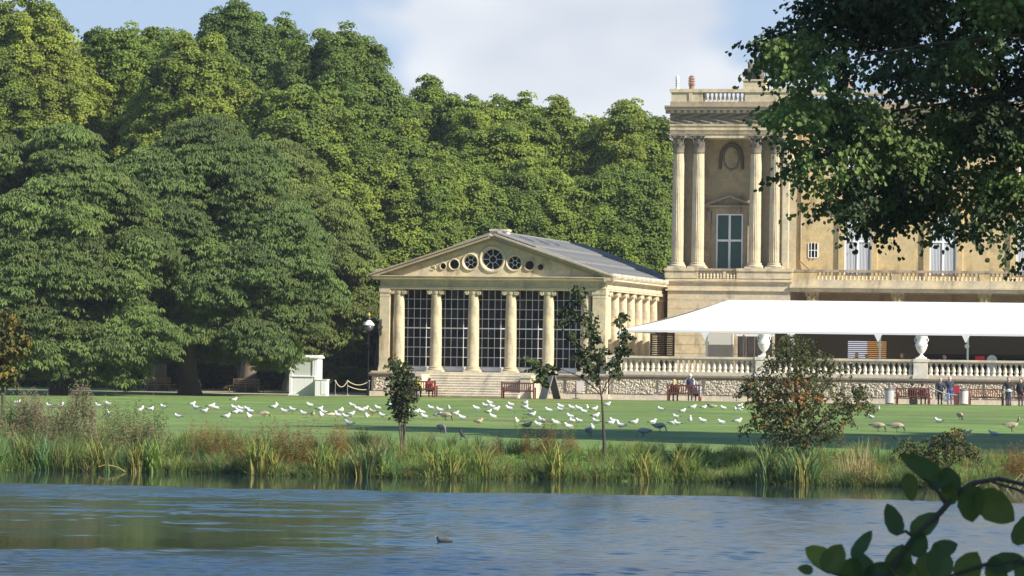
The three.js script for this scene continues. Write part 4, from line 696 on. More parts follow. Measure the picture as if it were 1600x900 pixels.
// ---------------------------------------------------------------- the dark tree that hangs into the upper right
{
  const D = 72, s = FPX / D, t = thing('overhanging_tree', 'dark leafy tree overhanging from the upper right across the palace', 'tree', [13.5, -0.2, -D]);
  const r = rngOf(700), geos = [11, 12, 13].map((k) => twigLeaves(k, 17, 0.5, 0.083)), parts = geos.map(() => []), limbs = [tube([V(0, 0, 0), V(0.1, 4, 0), V(-0.3, 9, 0), V(-0.2, 15, 0)], 0.42, 0.18, 10)];
  // outline of the crown's lower left side: px -> lowest py that leaves reach
  const low = [[1158, 60], [1176, 110], [1198, 255], [1200, 320], [1225, 352], [1262, 362], [1300, 385], [1345, 410], [1372, 400], [1395, 402], [1430, 430], [1460, 440], [1500, 400], [1540, 425], [1565, 450], [1600, 480], [1800, 500]];
  const lowAt = (x) => { for (let i = 1; i < low.length; i++) if (x <= low[i][0]) return lerp(low[i - 1][1], low[i][1], (x - low[i - 1][0]) / (low[i][0] - low[i - 1][0])); return 500; };
  const sprays = [];
  for (let i = 0; i < 640; i++) {                        // sprays of twigs hung on branches
    const px = 1236 + Math.pow(r(), 0.85) * 564, bot = lowAt(px), py = bot - 46 - Math.pow(r(), 0.72) * (bot + 400), d = D + (r() - 0.5) * 7;
    if (px < 1300 && py < 70 && px > 1240 && r() < 0.75) continue;
    if (py > 205 && py < 262 && px > 1490 && px < 1570 && r() < 0.8) continue;
    if (py > 100 && py < 160 && px > 1200 && px < 1330 && r() < 0.1) continue;
    if (px < 1240 && py < -40) continue;
    if (px > 1310 && py > 330 && r() < 0.45) continue;
    if (px > 1330 && py > 20 && py < 140 && r() < 0.45) continue;
    
    sprays.push(at(py < 105 && px < 1330 ? px - 28 : px, py, d));
  }
  const org = t.position;
  for (const c of sprays) {
    const o = c.clone().sub(org), n = 14 + Math.floor(r() * 14), br = 0.26 + 0.26 * r(), lit = fbm(o.x * 0.55, o.y * 0.55, 3.3, 2) > 0.0, tone = (lit ? 1.6 : 0.78) * (0.8 + 0.4 * r()), yel = lit ? 0.35 : 0.05;  // sunlit patches painted in: some sprays lighter and yellower, the rest darker
    for (let i = 0; i < n; i++) {
      const e = rv(r), p = o.clone().add(V(e.x * br, e.y * br * 0.7, e.z * br * 1.3)), a = r() * 6.28, q = new THREE.Quaternion().setFromEuler(new THREE.Euler((r() - 0.5) * 0.8, a, (r() - 0.7) * 0.8));
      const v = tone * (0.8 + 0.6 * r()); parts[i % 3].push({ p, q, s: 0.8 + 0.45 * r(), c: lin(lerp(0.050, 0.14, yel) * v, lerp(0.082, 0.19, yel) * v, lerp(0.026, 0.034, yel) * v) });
    }
    if (r() < 0.12) { const y0 = clamp(o.y - 0.5 + Math.abs(o.x) * 0.12, 3, 14), st = V(-0.15, y0, 0); limbs.push(tube([st, V().lerpVectors(st, o, 0.45).add(V(0, 0.5, 0)), V().lerpVectors(st, o, 0.8).add(V(0, 0.25, 0)), o], 0.045, 0.010, 5)); }
  }
  mesh('trunk', limbs, M.bark, t);
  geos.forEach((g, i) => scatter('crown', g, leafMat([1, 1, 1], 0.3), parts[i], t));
  // the upper crown above the frame
  const up = crownList({ seed: 9, rad: [7.5, 5.5, 7], boughs: 56, bough: 1.8, clumps: 30, size: 1.0, color: [0.05, 0.075, 0.022], warm: 0.05 }, rngOf(701)); up.list.forEach((e) => { e.p.add(V(2.5, 17.5, 3)); });
  scatter('crown', CL.plane[2], LM.plane, up.list, t);
}
// ---------------------------------------------------------------- saplings and the bush on the bank
function sapling(name, label, px, d, stems, puffs, col, leafL, o = {}) {   // stems and puffs given where they show
  const b = onGround(px, d), t = thing(name, label, o.category || 'young tree', [b.x, b.y, b.z]), r = rngOf(o.seed || 1), loc = (x, y) => at(x, y, d).sub(b);
  const dz = () => (r() - 0.5) * (o.deep || 0.8);
  mesh('trunk', stems.map(([w, ...pts]) => tube(pts.map(([x, y], i) => { const p = loc(x, y); if (i > 1) p.z += dz() * 0.6; return p; }), w, w * 0.45, 6)), o.bark || M.bark, t);
  const geos = [21, 22].map((k) => twigLeaves(k + (o.seed || 0), o.per || 12, o.len || 0.34, leafL)), parts = [[], []];
  for (const [x, y, rad, n0, warm = 0] of puffs) for (let i = 0, n = n0 * (o.thin || 1); i < n; i++) {
    const e = rv(r), k = Math.cbrt(r()) * rad * d / FPX, p = loc(x, y).add(V(e.x * k, e.y * k, dz() + e.z * k)), v = 0.65 + 0.7 * r(), w = r() < warm ? 0.4 + 0.6 * r() : r() * 0.1, Y = o.yellow || [0.22, 0.17, 0.03];
    parts[i % 2].push({ p, q: new THREE.Quaternion().setFromEuler(new THREE.Euler((r() - 0.5), r() * 6.28, (r() - 0.6))), s: 0.7 + 0.5 * r(), c: lin(lerp(col[0], Y[0], w) * v, lerp(col[1], Y[1], w) * v, lerp(col[2], Y[2], w) * v) });
  }
  geos.forEach((g, i) => scatter('crown', g, leafMat([1, 1, 1], 0.3), parts[i], t));
  return t;
}
sapling('sapling', 'slim many-stemmed sapling with dense dark leaves in front of the pavilion', 628, 151.5,
  [[0.035, [628, 712], [626, 690], [622, 640], [616, 590], [612, 565]], [0.03, [629, 712], [630, 690], [633, 640], [638, 600], [640, 570]], [0.03, [628, 712], [628, 680], [627, 620], [628, 570]], [0.022, [630, 705], [634, 660], [638, 630], [645, 600]]],
  [[620, 572, 10, 16, 0.1], [633, 575, 9, 18], [628, 592, 14, 44], [620, 600, 8, 16], [637, 598, 8, 16], [628, 612, 14, 46], [621, 625, 8, 18], [636, 622, 8, 18], [628, 635, 12, 26], [622, 648, 8, 10], [634, 650, 9, 9], [614, 560, 8, 6, 0.3]], [0.045, 0.066, 0.022], 0.09, { seed: 3, deep: 0.6, thin: 1.3 });
sapling('sapling', 'tall thin sapling with a single trunk and sparse clustered leaves before the pavilion corner', 943, 150.5,
  [[0.075, [944, 712], [944, 690], [942, 650], [940, 620]], [0.035, [940, 622], [937, 600], [934, 570], [922, 520], [905, 460]], [0.028, [940, 618], [925, 603], [905, 588], [880, 578], [850, 572]], [0.025, [940, 616], [948, 598], [960, 582], [968, 550], [972, 500]], [0.02, [940, 612], [928, 592], [912, 575], [890, 555]], [0.018, [940, 616], [955, 598], [970, 582]], [0.018, [939, 610], [920, 580], [900, 560]]],
  [[900, 452, 9, 5], [904, 465, 8, 6], [885, 483, 9, 8], [912, 494, 10, 9], [925, 505, 9, 8], [889, 500, 10, 8], [920, 520, 11, 9], [895, 525, 11, 9], [930, 530, 9, 7], [905, 545, 10, 8], [925, 548, 12, 12], [932, 562, 12, 12], [918, 570, 11, 11], [905, 560, 8, 5], [926, 580, 10, 9], [942, 548, 6, 4], [972, 492, 8, 8], [975, 510, 6, 4], [978, 528, 9, 9], [970, 545, 10, 10], [965, 560, 10, 10], [955, 572, 10, 9], [960, 580, 8, 5], [835, 568, 8, 9, 0.5], [846, 575, 9, 9, 0.2], [848, 588, 8, 8, 0.7], [858, 570, 7, 5], [823, 560, 6, 4, 0.6]], [0.045, 0.068, 0.02], 0.13, { seed: 5, deep: 1.2, bark: std([0.07, 0.055, 0.05], 0.95), per: 11, yellow: [0.10, 0.14, 0.02] });
sapling('sapling', 'young yellowing tree cut by the left edge of the frame', 4, 168,
  [[0.09, [3, 690], [5, 640], [3, 580], [4, 520], [8, 480]], [0.03, [4, 560], [20, 540], [34, 530]], [0.03, [4, 590], [14, 575], [22, 572]]],
  [[8, 490, 14, 22, 0.5], [28, 500, 8, 10, 0.5], [20, 522, 12, 20, 0.5], [36, 534, 10, 16, 0.5], [28, 548, 10, 14, 0.4], [2, 560, 12, 18, 0.5], [12, 580, 11, 18, 0.5], [16, 592, 8, 10, 0.4], [-20, 520, 30, 60, 0.5], [-15, 570, 25, 40, 0.5]], [0.085, 0.10, 0.022], 0.15, { seed: 8, yellow: [0.22, 0.16, 0.03] });
sapling('hawthorn_bush', 'spreading dark bush flecked with orange and red leaves in front of the terrace', 1258, 149.5,
  [[0.09, [1258, 716], [1254, 690], [1250, 650], [1246, 600], [1244, 555]], [0.06, [1258, 708], [1268, 680], [1285, 655], [1310, 640], [1350, 630]], [0.06, [1255, 700], [1235, 670], [1205, 640], [1175, 620]], [0.05, [1256, 695], [1262, 660], [1280, 620], [1300, 590]], [0.05, [1252, 690], [1235, 640], [1215, 600]]],
  [[1240, 545, 26, 55], [1262, 548, 20, 34], [1215, 552, 16, 22], [1280, 560, 14, 18], [1240, 572, 34, 70], [1205, 575, 16, 20], [1290, 585, 20, 26], [1320, 580, 12, 8], [1180, 600, 20, 32, 0.15], [1165, 608, 14, 16], [1210, 605, 22, 46, 0.35], [1245, 600, 24, 56, 0.6], [1275, 605, 20, 32, 0.2], [1200, 628, 24, 50, 0.2], [1230, 632, 26, 62, 0.3], [1262, 632, 22, 44, 0.15], [1180, 625, 14, 18, 0.5], [1295, 630, 22, 30, 0.1], [1330, 620, 20, 24], [1345, 608, 12, 14], [1350, 632, 20, 28, 0.1], [1320, 645, 20, 26, 0.2], [1210, 655, 26, 50, 0.3], [1180, 650, 16, 20, 0.2], [1245, 660, 26, 52, 0.1], [1285, 660, 22, 36, 0.15], [1215, 674, 22, 34, 0.1], [1255, 682, 26, 46], [1300, 678, 20, 28, 0.1], [1165, 670, 10, 6]], [0.070, 0.092, 0.026], 0.066, { seed: 12, deep: 2.2, per: 16, len: 0.3, thin: 1.1, category: 'bush', yellow: [0.30, 0.14, 0.03] });
sapling('low_shrub', 'low yellow-green leafy shrub on the bank right of the orange-tinged bush', 1480, 143,
  [[0.03, [1480, 735], [1478, 700], [1470, 680]], [0.03, [1482, 735], [1495, 705], [1505, 690]]],
  [[1455, 695, 18, 26, 0.2], [1480, 690, 20, 34, 0.2], [1500, 700, 18, 26, 0.15], [1470, 712, 22, 40, 0.1], [1430, 705, 18, 24], [1492, 675, 12, 12, 0.6], [1410, 695, 14, 14], [1520, 705, 14, 14, 0.2], [1445, 725, 20, 26]], [0.07, 0.092, 0.02], 0.085, { seed: 15, category: 'shrub', yellow: [0.2, 0.13, 0.03] });

// ---------------------------------------------------------------- bank plants
function blades(seed, n, h, w, spread, lean, droop = 0.35) {   // a tuft of bent strap leaves
  const r = rngOf(seed), pos = [];
  for (let i = 0; i < n; i++) {
    const a = r() * 6.283, x0 = (r() - 0.5) * spread, z0 = (r() - 0.5) * spread, H = h * (0.55 + 0.55 * r()), l = lean * (0.3 + r()) * H, ww = w * (0.7 + 0.6 * r()), dx = Math.cos(a), dz = Math.sin(a), f = r() * 6.28, sx = Math.cos(f), sz = Math.sin(f);
    const P = (t) => [x0 + dx * l * t * t, H * (t - droop * t * t * t * (r() * 0.2 + 0.4)), z0 + dz * l * t * t];
    const q = [0, 0.35, 0.7, 1].map((t) => { const p = P(t), k = ww * (t < 0.5 ? 0.9 : 1 - (t - 0.5) * 1.9) / 2; return [[p[0] - sx * k, p[1], p[2] - sz * k], [p[0] + sx * k, p[1], p[2] + sz * k]]; });
    for (let k = 0; k < 3; k++) { pos.push(...q[k][0], ...q[k][1], ...q[k + 1][0], ...q[k][1], ...q[k + 1][1], ...q[k + 1][0]); }
  }
  return trisGeo(pos);
}
function stalks(seed, n, h, spread, heads, headSize, leafy = 0) {       // thin upright stems with a fuzzy seed head
  const r = rngOf(seed), pos = [];
  for (let i = 0; i < n; i++) {
    const x = (r() - 0.5) * spread, z = (r() - 0.5) * spread, H = h * (0.6 + 0.5 * r()), lx = (r() - 0.5) * 0.3 * H, lz = (r() - 0.5) * 0.3 * H, w = 0.009;
    for (const [ax, az] of [[w, 0], [0, w]]) pos.push(x - ax, 0, z - az, x + ax, 0, z + az, x + lx, H, z + lz);
    const tri = (t, s) => { const c = V(x + lx * t, H * t, z + lz * t).add(rv(r).multiplyScalar(s * 0.9)), d = rv(r), n2 = rv(r); leafTris(pos, c, d, V().crossVectors(d, n2).normalize(), headSize * (0.5 + r()), headSize * 0.6); };
    for (let k = 0; k < heads; k++) tri(0.66 + 0.36 * r(), headSize * 1.6 * (0.4 + r()));
    for (let k = 0; k < leafy; k++) { const t = 0.1 + 0.6 * r(), c = V(x + lx * t, H * t, z + lz * t), d = rv(r); d.y = 0.2; d.normalize(); leafTris(pos, c, d, V(0, 1, 0), 0.13, 0.05); }
  }
  return trisGeo(pos);
}
const plantMat = leafMat([1.6, 1.78, 1.45], 0.42); plantMat.roughness = 0.85;
const yq = (r, tilt = 0.2) => new THREE.Quaternion().setFromEuler(new THREE.Euler((r() - 0.5) * tilt, r() * 6.28, (r() - 0.5) * tilt));
const bankPoint = (px, inn) => { let d = 146; for (let k = 0; k < 4; k++) d = shoreD(at(px, 700, d).x) + inn; const p = at(px, 700, d); p.y = groundY(p.x, p.z); return p; };
{
  const r = rngOf(1200);
  const stuff = (name, label, cat, geo, list) => { const m = scatter(name, geo, plantMat, list, scene); m.name = numbered(name); m.userData.kind = 'stuff'; return tag(m, label, cat); };
  const tint = (c, v) => lin(c[0] * v, c[1] * v, c[2] * v);
  const zone = (px, a) => fbm(px * 0.012 + a, a * 3.1, 0.5, 3);      // which plant grows where along the bank
  const A = [], A2 = [], B = [], C = [], Dd = [], E2 = [];
  for (let i = 0; i < 2300; i++) {
    const px = -60 + r() * 1720, inn = -0.5 + Math.pow(r(), 1.1) * 5.6, p = bankPoint(px, inn); if (p.y < -0.12) p.y = -0.12; const left = sstep(330, 40, px), z1 = zone(px, 1), z2 = zone(px, 2), v = 0.62 + 0.75 * r();
    const k = r(), hgt = (inn < 1 ? 1.0 : 0.72) * (1 + 0.35 * left) * (0.76 + 0.75 * z1);
    if (k < 0.48) { const yel = r() < 0.25 + z2; A.push({ p, q: yq(r, 0.3), s: hgt * (0.75 + 0.5 * r()), c: tint(yel ? [0.15, 0.17, 0.045] : (z1 > 0.05 ? [0.085, 0.145, 0.055] : [0.10, 0.145, 0.036]), v) }); }
    else if (k < 0.72) A2.push({ p, q: yq(r, 0.3), s: hgt * (0.75 + 0.5 * r()), c: tint(r() < 0.22 ? [0.20, 0.165, 0.07] : [0.10, 0.14, 0.042], v) });
    else if (k < 0.86) B.push({ p, q: yq(r, 0.4), s: 0.38 + 0.3 * r(), c: tint(r() < 0.3 ? [0.15, 0.165, 0.035] : [0.09, 0.13, 0.03], v) });
    else if (k < 0.86 + 0.07 + z2 * 0.6) C.push({ p, q: yq(r, 0.3), s: hgt * (0.8 + 0.4 * r()), c: tint([0.21, 0.145, 0.075], v) });
    else Dd.push({ p, q: yq(r, 0.3), s: hgt * (0.7 + 0.5 * r()), c: tint([0.17, 0.085, 0.035], v) });
  }
  for (let i = 0; i < 170; i++) { const px = -60 + Math.pow(r(), 1.2) * 320, p = bankPoint(px, 0.5 + r() * 6); E2.push({ p, q: yq(r, 0.2), s: 0.6 + 0.5 * r(), c: tint(r() < 0.5 ? [0.20, 0.155, 0.105] : [0.10, 0.12, 0.045], 0.6 + 0.6 * r()) }); }
  stuff('reed_bed', 'long green sedge and reed leaves along the whole far bank', 'reeds', blades(51, 34, 1.15, 0.030, 0.55, 0.55), A);
  stuff('rank_grass', 'finer bent grasses between the reeds on the far bank', 'grass', blades(52, 46, 1.0, 0.016, 0.7, 0.75), A2);
  stuff('bank_herbs', 'low leafy herbs at the foot of the reeds by the water line', 'ground cover', clumpPlane(53, 70, 0.8, 0.15), B);
  stuff('dry_grass', 'straw-coloured dry grass scattered through the far bank', 'grass', blades(54, 40, 1.05, 0.014, 0.6, 0.4), C);
  stuff('seeding_dock', 'rusty brown seeding stalks scattered through the far bank', 'weeds', stalks(55, 9, 1.15, 0.55, 16, 0.05, 5), Dd);
  stuff('seed_head_weeds', 'mauve-brown fuzzy seed heads crowding the left end of the bank', 'weeds', stalks(56, 7, 1.45, 0.6, 26, 0.07, 8), E2);
  const W2 = []; for (let i = 0; i < 1500; i++) { const px = -60 + r() * 1720, p = bankPoint(px, -0.6 + r() * 1.5); p.y = Math.max(-0.03, p.y); W2.push({ p, q: yq(r, 0.5), s: 0.35 + 0.35 * r(), c: tint(r() < 0.6 ? [0.085, 0.12, 0.032] : [0.15, 0.15, 0.045], 0.6 + 0.6 * r()) }); }
  stuff('water_edge_plants', 'dark tangled plants trailing at the water line', 'ground cover', blades(57, 30, 0.9, 0.03, 0.8, 1.1, 0.6), W2);
  // plants that stand out singly
  const plant = (name, label, cat, px, inn, geo, list) => { const b = bankPoint(px, inn), t = thing(name, label, cat, [b.x, Math.max(b.y, -0.05), b.z]); scatter('leaves', geo, plantMat, list.map(([x, z, s, c]) => ({ p: V(x, 0, z), q: yq(r, 0.25), s, c: tint(c, 0.8 + 0.4 * r()) })), t); return t; };
  const iris = [61, 62, 63].map((s) => blades(s, 30, 1.4, 0.055, 0.45, 0.42, 0.25)), gr = [0.125, 0.17, 0.04], bg = [0.09, 0.14, 0.065];
  [[878, -0.2, 'bright green clump of sword-shaped iris leaves below the thin sapling', gr], [690, -0.2, 'bright iris clump on the bank below the pavilion steps', gr], [740, -0.1, 'iris clump on the bank right of the black crow', gr], [1190, -0.4, 'blue-green clump of reed leaves left of the bush foot', bg], [1262, -0.5, 'blue-green clump of reed leaves at the foot of the orange-tinged bush', bg], [510, -0.3, 'iris clump on the bank below the kiosk', gr], [415, -0.3, 'leaning iris clump below the rusty stalks', gr], [585, -0.2, 'iris clump left of the many-stemmed sapling', bg], [150, -0.2, 'pale green iris clump on the left part of the bank', gr], [225, -0.4, 'upright iris clump near a fallen yellow reed', gr], [1080, -0.2, 'yellow-green iris clump below the three-person bench', gr], [1010, -0.2, 'iris clump on the bank right of the thin sapling', gr], [60, -0.3, 'dark green iris clump on the bank near the left edge', bg]].forEach(([px, inn, label, c], i) => { const n = 5; plant('iris_clump', label, 'plant', px, inn, iris[i % 3], [...Array(n)].map((_, k) => [(r() - 0.5) * 0.9, (r() - 0.5) * 0.4, 0.75 + 0.4 * r(), k % 4 ? c : [0.20, 0.17, 0.05]])).userData.group = 'iris clumps along the bank'; });
  const rust = [64, 65].map((s) => stalks(s, 14, 1.9, 1.0, 18, 0.055, 14));
  [[350, 2.5, 'rust-brown stand of seeding weeds behind the reeds, left of the other rusty stands'], [395, 2.2, 'tall rust-brown weeds with reddish tops below the round tree bench'], [478, 2.4, 'rust-brown seeding weeds below the white kiosk'], [550, 2.0, 'short brown seeding weeds left of the many-stemmed sapling'], [862, 4.0, 'dark brown weed patch in the shade left of the thin sapling'], [1585, 0.5, 'brown dry weeds at the right edge of the bank']].forEach(([px, inn, label], i) => plant('rusty_weeds', label, 'plant', px, inn, rust[i % 2], [...Array(6)].map(() => [(r() - 0.5) * 1.7, (r() - 0.5) * 0.6, (i === 4 ? 0.4 : 0.55) + 0.35 * r(), r() < 0.7 ? [0.20, 0.095, 0.038] : [0.12, 0.12, 0.035]])));
  const pale = blades(66, 26, 1.75, 0.022, 0.5, 0.22, 0.1);
  [[1345, -0.1, 'bundle of pale dead stems standing at the water line right of the bush'], [1322, 0.3, 'thinner bundle of pale dead stems beside the taller one']].forEach(([px, inn, label], i) => plant('dead_stems', label, 'plant', px, inn, pale, [[0, 0, 1 - 0.2 * i, [0.42, 0.30, 0.18]], [0.25, 0.1, 0.9 - 0.2 * i, [0.36, 0.25, 0.14]], [-0.2, 0.1, 0.8 - 0.2 * i, [0.40, 0.30, 0.19]]]));
  const mv = [67, 68].map((s) => stalks(s, 9, 2.35, 0.7, 40, 0.075, 16));
  [[45, 3.5, 'tall mauve-brown seed-head plant nearest the left edge'], [128, 3.8, 'tall mauve-brown seed-head plant with drooping tops, right of the first'], [205, 3.0, 'low yellowing leafy weeds between the seed heads and the rusty stands']].forEach(([px, inn, label], i) => plant('seed_head_plant', label, 'plant', px, inn, mv[i % 2], [...Array(5)].map(() => [(r() - 0.5) * 1.1, (r() - 0.5) * 0.5, (i === 2 ? 0.45 : 0.8) + 0.2 * r(), i === 2 ? [0.13, 0.135, 0.03] : [0.20, 0.155, 0.11]])));
  // a fallen reed stalk and a driftwood tangle at the water line
  const fr = bankPoint(175, -0.7), f = mesh('fallen_reed', tube([V(-0.45, 0.16, 0), V(-0.2, 0.24, 0), V(0.2, 0.16, 0.05), V(0.5, 0.0, 0.1)], 0.017, 0.010, 5), std([0.5, 0.38, 0.13])); f.position.set(fr.x, 0.02, fr.z); tag(f, 'bent yellow fallen reed at the water line on the left', 'reed');
  const bw = bankPoint(1575, -1.0), tw = []; for (let k = 0; k < 16; k++) { const x = (r() - 0.5) * 2.4, L = 0.4 + r() * 0.7; tw.push(tube([V(x, 0, r() * 0.4), V(x + L * 0.5, 0.25 + 0.3 * r(), r() * 0.3), V(x + L, -0.02, r() * 0.5)], 0.018, 0.01, 5)); }
  const bm = mesh('driftwood', tw, std([0.28, 0.21, 0.14])); bm.position.set(bw.x, 0, bw.z); tag(bm, 'tangle of dead twigs arching over the water at the right', 'branches');
}

// ---------------------------------------------------------------- birds: each body is one lofted skin
function birdGeo(spine, ringN = 10) {                    // spine rows: [x, y, half width, half height, top colour, side colour, z]
  const pos = [], col = [], idx = [];
  spine.forEach(([x, y, w, h, ct, cs, z = 0], i) => {
    const a = spine[Math.max(0, i - 1)], b = spine[Math.min(spine.length - 1, i + 1)], tx = b[0] - a[0], ty = b[1] - a[1], tz = (b[6] || 0) - (a[6] || 0), l = Math.hypot(tx, ty) || 1;
    for (let k = 0; k < ringN; k++) { const t = k / ringN * 6.2832, sy = Math.cos(t) * h, sz = Math.sin(t) * w; pos.push(x - ty / l * sy, y + tx / l * sy, z + sz); const c = Math.cos(t) > 0.15 ? ct : cs; col.push(...c); }
  });
  const n = spine.length; for (let i = 0; i < n - 1; i++) for (let k = 0; k < ringN; k++) { const a = i * ringN + k, b = i * ringN + (k + 1) % ringN; idx.push(a, a + ringN, b, b, a + ringN, b + ringN); }
  for (let k = 1; k < ringN - 1; k++) { idx.push(0, k, k + 1); const o = (n - 1) * ringN; idx.push(o, o + k + 1, o + k); }
  const g = new THREE.BufferGeometry(); g.setAttribute('position', new THREE.Float32BufferAttribute(pos, 3)); g.setAttribute('color', new THREE.Float32BufferAttribute(col, 3)); g.setIndex(idx); g.computeVertexNormals(); return g;
}
const birdMat = std([1, 1, 1], 0.8, { vertexColors: true });
const W1 = [0.80, 0.80, 0.78], G1 = [0.46, 0.47, 0.49], K1 = [0.03, 0.03, 0.03], BR = [0.30, 0.24, 0.17], BB = [0.42, 0.36, 0.28], DG = [0.16, 0.155, 0.16], OR = [0.45, 0.12, 0.05];
const legsGeo = (h, r, dx = 0.02, sp = 0.035, foot = 0.05) => { const l = []; for (const s of [-1, 1]) { l.push(bar([dx, h, s * sp], [dx + 0.01, 0.01, s * sp], r, 5), bar([dx, 0.008, s * sp], [dx + foot, 0.006, s * sp * 1.2], r, 4), bar([dx, 0.008, s * sp], [dx + foot * 0.8, 0.006, s * sp * 0.5], r, 4)); } return l; };
function wingGeo(x0, x1, y, w, h, cTop, cTip, s) { return birdGeo([[x1, y, 0.012, h * 0.5, cTop, cTop, s * w], [x1 - 0.05, y + 0.01, 0.018, h, cTop, cTop, s * w * 1.08], [(x0 + x1) / 2, y + 0.012, 0.016, h * 0.85, cTop, cTop, s * w], [x0 + 0.06, y + 0.008, 0.01, h * 0.45, cTip, cTip, s * w * 0.55], [x0, y + 0.005, 0.004, h * 0.12, cTip, cTip, s * w * 0.2]], 6); }
function makeBird(name, label, cat, spine, legs, wings, group) {
  const t = thing(name, label, cat, [0, 0, 0], 0, group);
  mesh('body', birdGeo(spine), birdMat, t);
  if (wings) for (const s of [-1, 1]) mesh('wing', wingGeo(...wings, s), birdMat, t);
  if (legs) for (const s of [0, 1]) mesh('leg', legs[0].slice(s * 3, s * 3 + 3), std(legs[1], 0.6), t);
  return t;
}
const gullGroup = 'gulls resting on the lawn';
// dy lowers a sitting bird; head: 0 forward up, 1 tucked back, 2 stretched tall
const gullSpine = (dy, head, juv) => {
  const w = juv ? [0.55, 0.47, 0.36] : W1, g = juv ? [0.36, 0.29, 0.2] : G1, y = 0.15 + dy;
  const s = [[-0.185, y - 0.012, 0.012, 0.006, K1, W1], [-0.15, y - 0.006, 0.032, 0.018, w, w], [-0.09, y, 0.060, 0.052, g, w], [-0.01, y + 0.002, 0.078, 0.072, g, w], [0.06, y + 0.010, 0.070, 0.068, w, w]];
  if (head === 1) s.push([0.085, y + 0.05, 0.045, 0.04, w, w], [0.075, y + 0.09, 0.034, 0.034, w, w], [0.045, y + 0.098, 0.026, 0.026, w, w], [0.015, y + 0.09, 0.01, 0.01, OR, OR], [-0.01, y + 0.08, 0.003, 0.003, OR, OR]);
  else { const k = head === 2 ? 0.05 : 0; s.push([0.095, y + 0.046 + k * 0.4, 0.048, 0.048, w, w], [0.112, y + 0.078 + k, 0.037, 0.040, w, w], [0.130, y + 0.096 + k, 0.036, 0.036, w, w], [0.158, y + 0.092 + k, 0.021, 0.020, w, w], [0.174, y + 0.088 + k, 0.008, 0.008, OR, OR], [0.200, y + 0.080 + k, 0.003, 0.003, OR, OR]); }
  return s;
};
const gl = legsGeo(0.11, 0.006), gw = (dy) => [-0.205, 0.07, 0.152 + dy, 0.066, 0.040, G1, K1];
// where each gull sits: px, py of its foot, kind (0 stand, 1 sit, 2 tucked, 3 tall, 4 brown young), facing (1 right, -1 left, 0 towards)
const gulls = [[5, 647, 3, 0], [26, 634.5, 0, 1], [62, 646, 1, -1], [78, 637, 1, 1], [94, 636, 1, -1], [154, 637, 1, 1], [170, 634, 1, 1], [169, 648, 1, 0], [218, 647, 3, 1], [235, 643, 2, 1], [256, 639, 1, 1], [278.5, 654, 1, 1], [300, 634, 1, -1], [307, 640, 1, 1], [319, 645, 1, -1], [329, 641, 0, 1], [338, 640, 1, 1], [365, 630, 0, 1], [367, 640, 1, 1], [377, 641, 1, 1], [375, 646, 1, 1], [367, 647, 1, -1], [387, 642, 1, 1], [392, 646, 1, 1], [389, 657, 0, 0], [353, 658, 0, 1],
  [427, 639, 1, -1], [432, 638, 0, 0], [445, 646, 1, 1], [458, 647, 0, -1], [475, 649, 1, 1], [485, 636, 1, 1], [488, 653, 4, 0], [499, 645, 0, 1], [507, 648, 1, 1], [502, 655, 0, 0], [532, 645, 2, 1], [529, 655, 3, -1], [541, 654, 1, 1], [548, 653, 0, 1], [546, 665, 1, 1], [551, 639, 0, -1], [560, 642, 1, 1], [565, 644, 1, 1], [570, 644, 0, 1], [573, 654, 2, 0], [583, 650, 4, -1], [591, 640, 1, 1], [598, 652, 1, 1], [609, 638, 0, 1], [628, 657, 0, 0], [635, 650, 0, 1],
  [650, 646, 1, -1], [660, 647, 1, 1], [664, 654, 1, 1], [674, 640, 1, 1], [688, 644, 1, 1], [684, 652, 1, -1], [701, 640, 1, 0], [711, 652, 0, 1], [723, 656, 1, 1], [748, 665, 4, 1], [745, 641, 1, 1], [766, 632, 1, 1], [759, 637, 1, 1], [770, 638, 1, 1], [763, 646, 1, -1], [774, 646, 0, 1], [771, 654, 1, 1], [799, 635, 1, 1], [796, 641, 1, 1],
  [821, 633, 2, 1], [820, 639, 1, -1], [828, 643, 1, 1], [831, 651, 1, -1], [858, 644, 1, 1], [877, 638, 1, 1], [876, 643, 1, 1], [894, 640, 1, 1], [905, 641, 1, 1], [913, 646, 1, 1], [917, 639, 1, 0], [928, 645, 0, 1], [807, 661, 1, 0], [848, 660, 1, 1], [842, 667, 1, 1], [869, 664, 1, 1], [889, 670, 1, 1], [892, 654, 1, 1], [894, 661, 2, -1], [906, 661, 1, 1], [930, 656, 0, 1], [932, 662, 1, 1], [925, 671, 1, 0], [948, 638, 0, 1], [954, 664, 1, -1], [959, 661, 1, 1],
  [970, 672, 3, -1], [990, 667, 0, 1], [1033, 642, 1, 1], [1066, 645, 1, -1], [1082, 642, 0, 1], [1099, 639, 1, -1], [1057, 654, 1, 1], [1078, 662, 3, 0], [1099, 661, 1, 1], [1050, 664, 1, -1], [1059, 665, 1, 1], [1019, 663, 1, -1], [1131, 640, 1, 1], [1149, 642, 1, 0], [1156, 645, 0, 1], [1155, 637, 1, -1], [1128, 663, 1, 1], [1152, 665, 0, 1], [1211, 662, 1, 1], [1372, 643, 0, 0], [1362, 655, 1, 1], [1467, 661, 1, 1]];
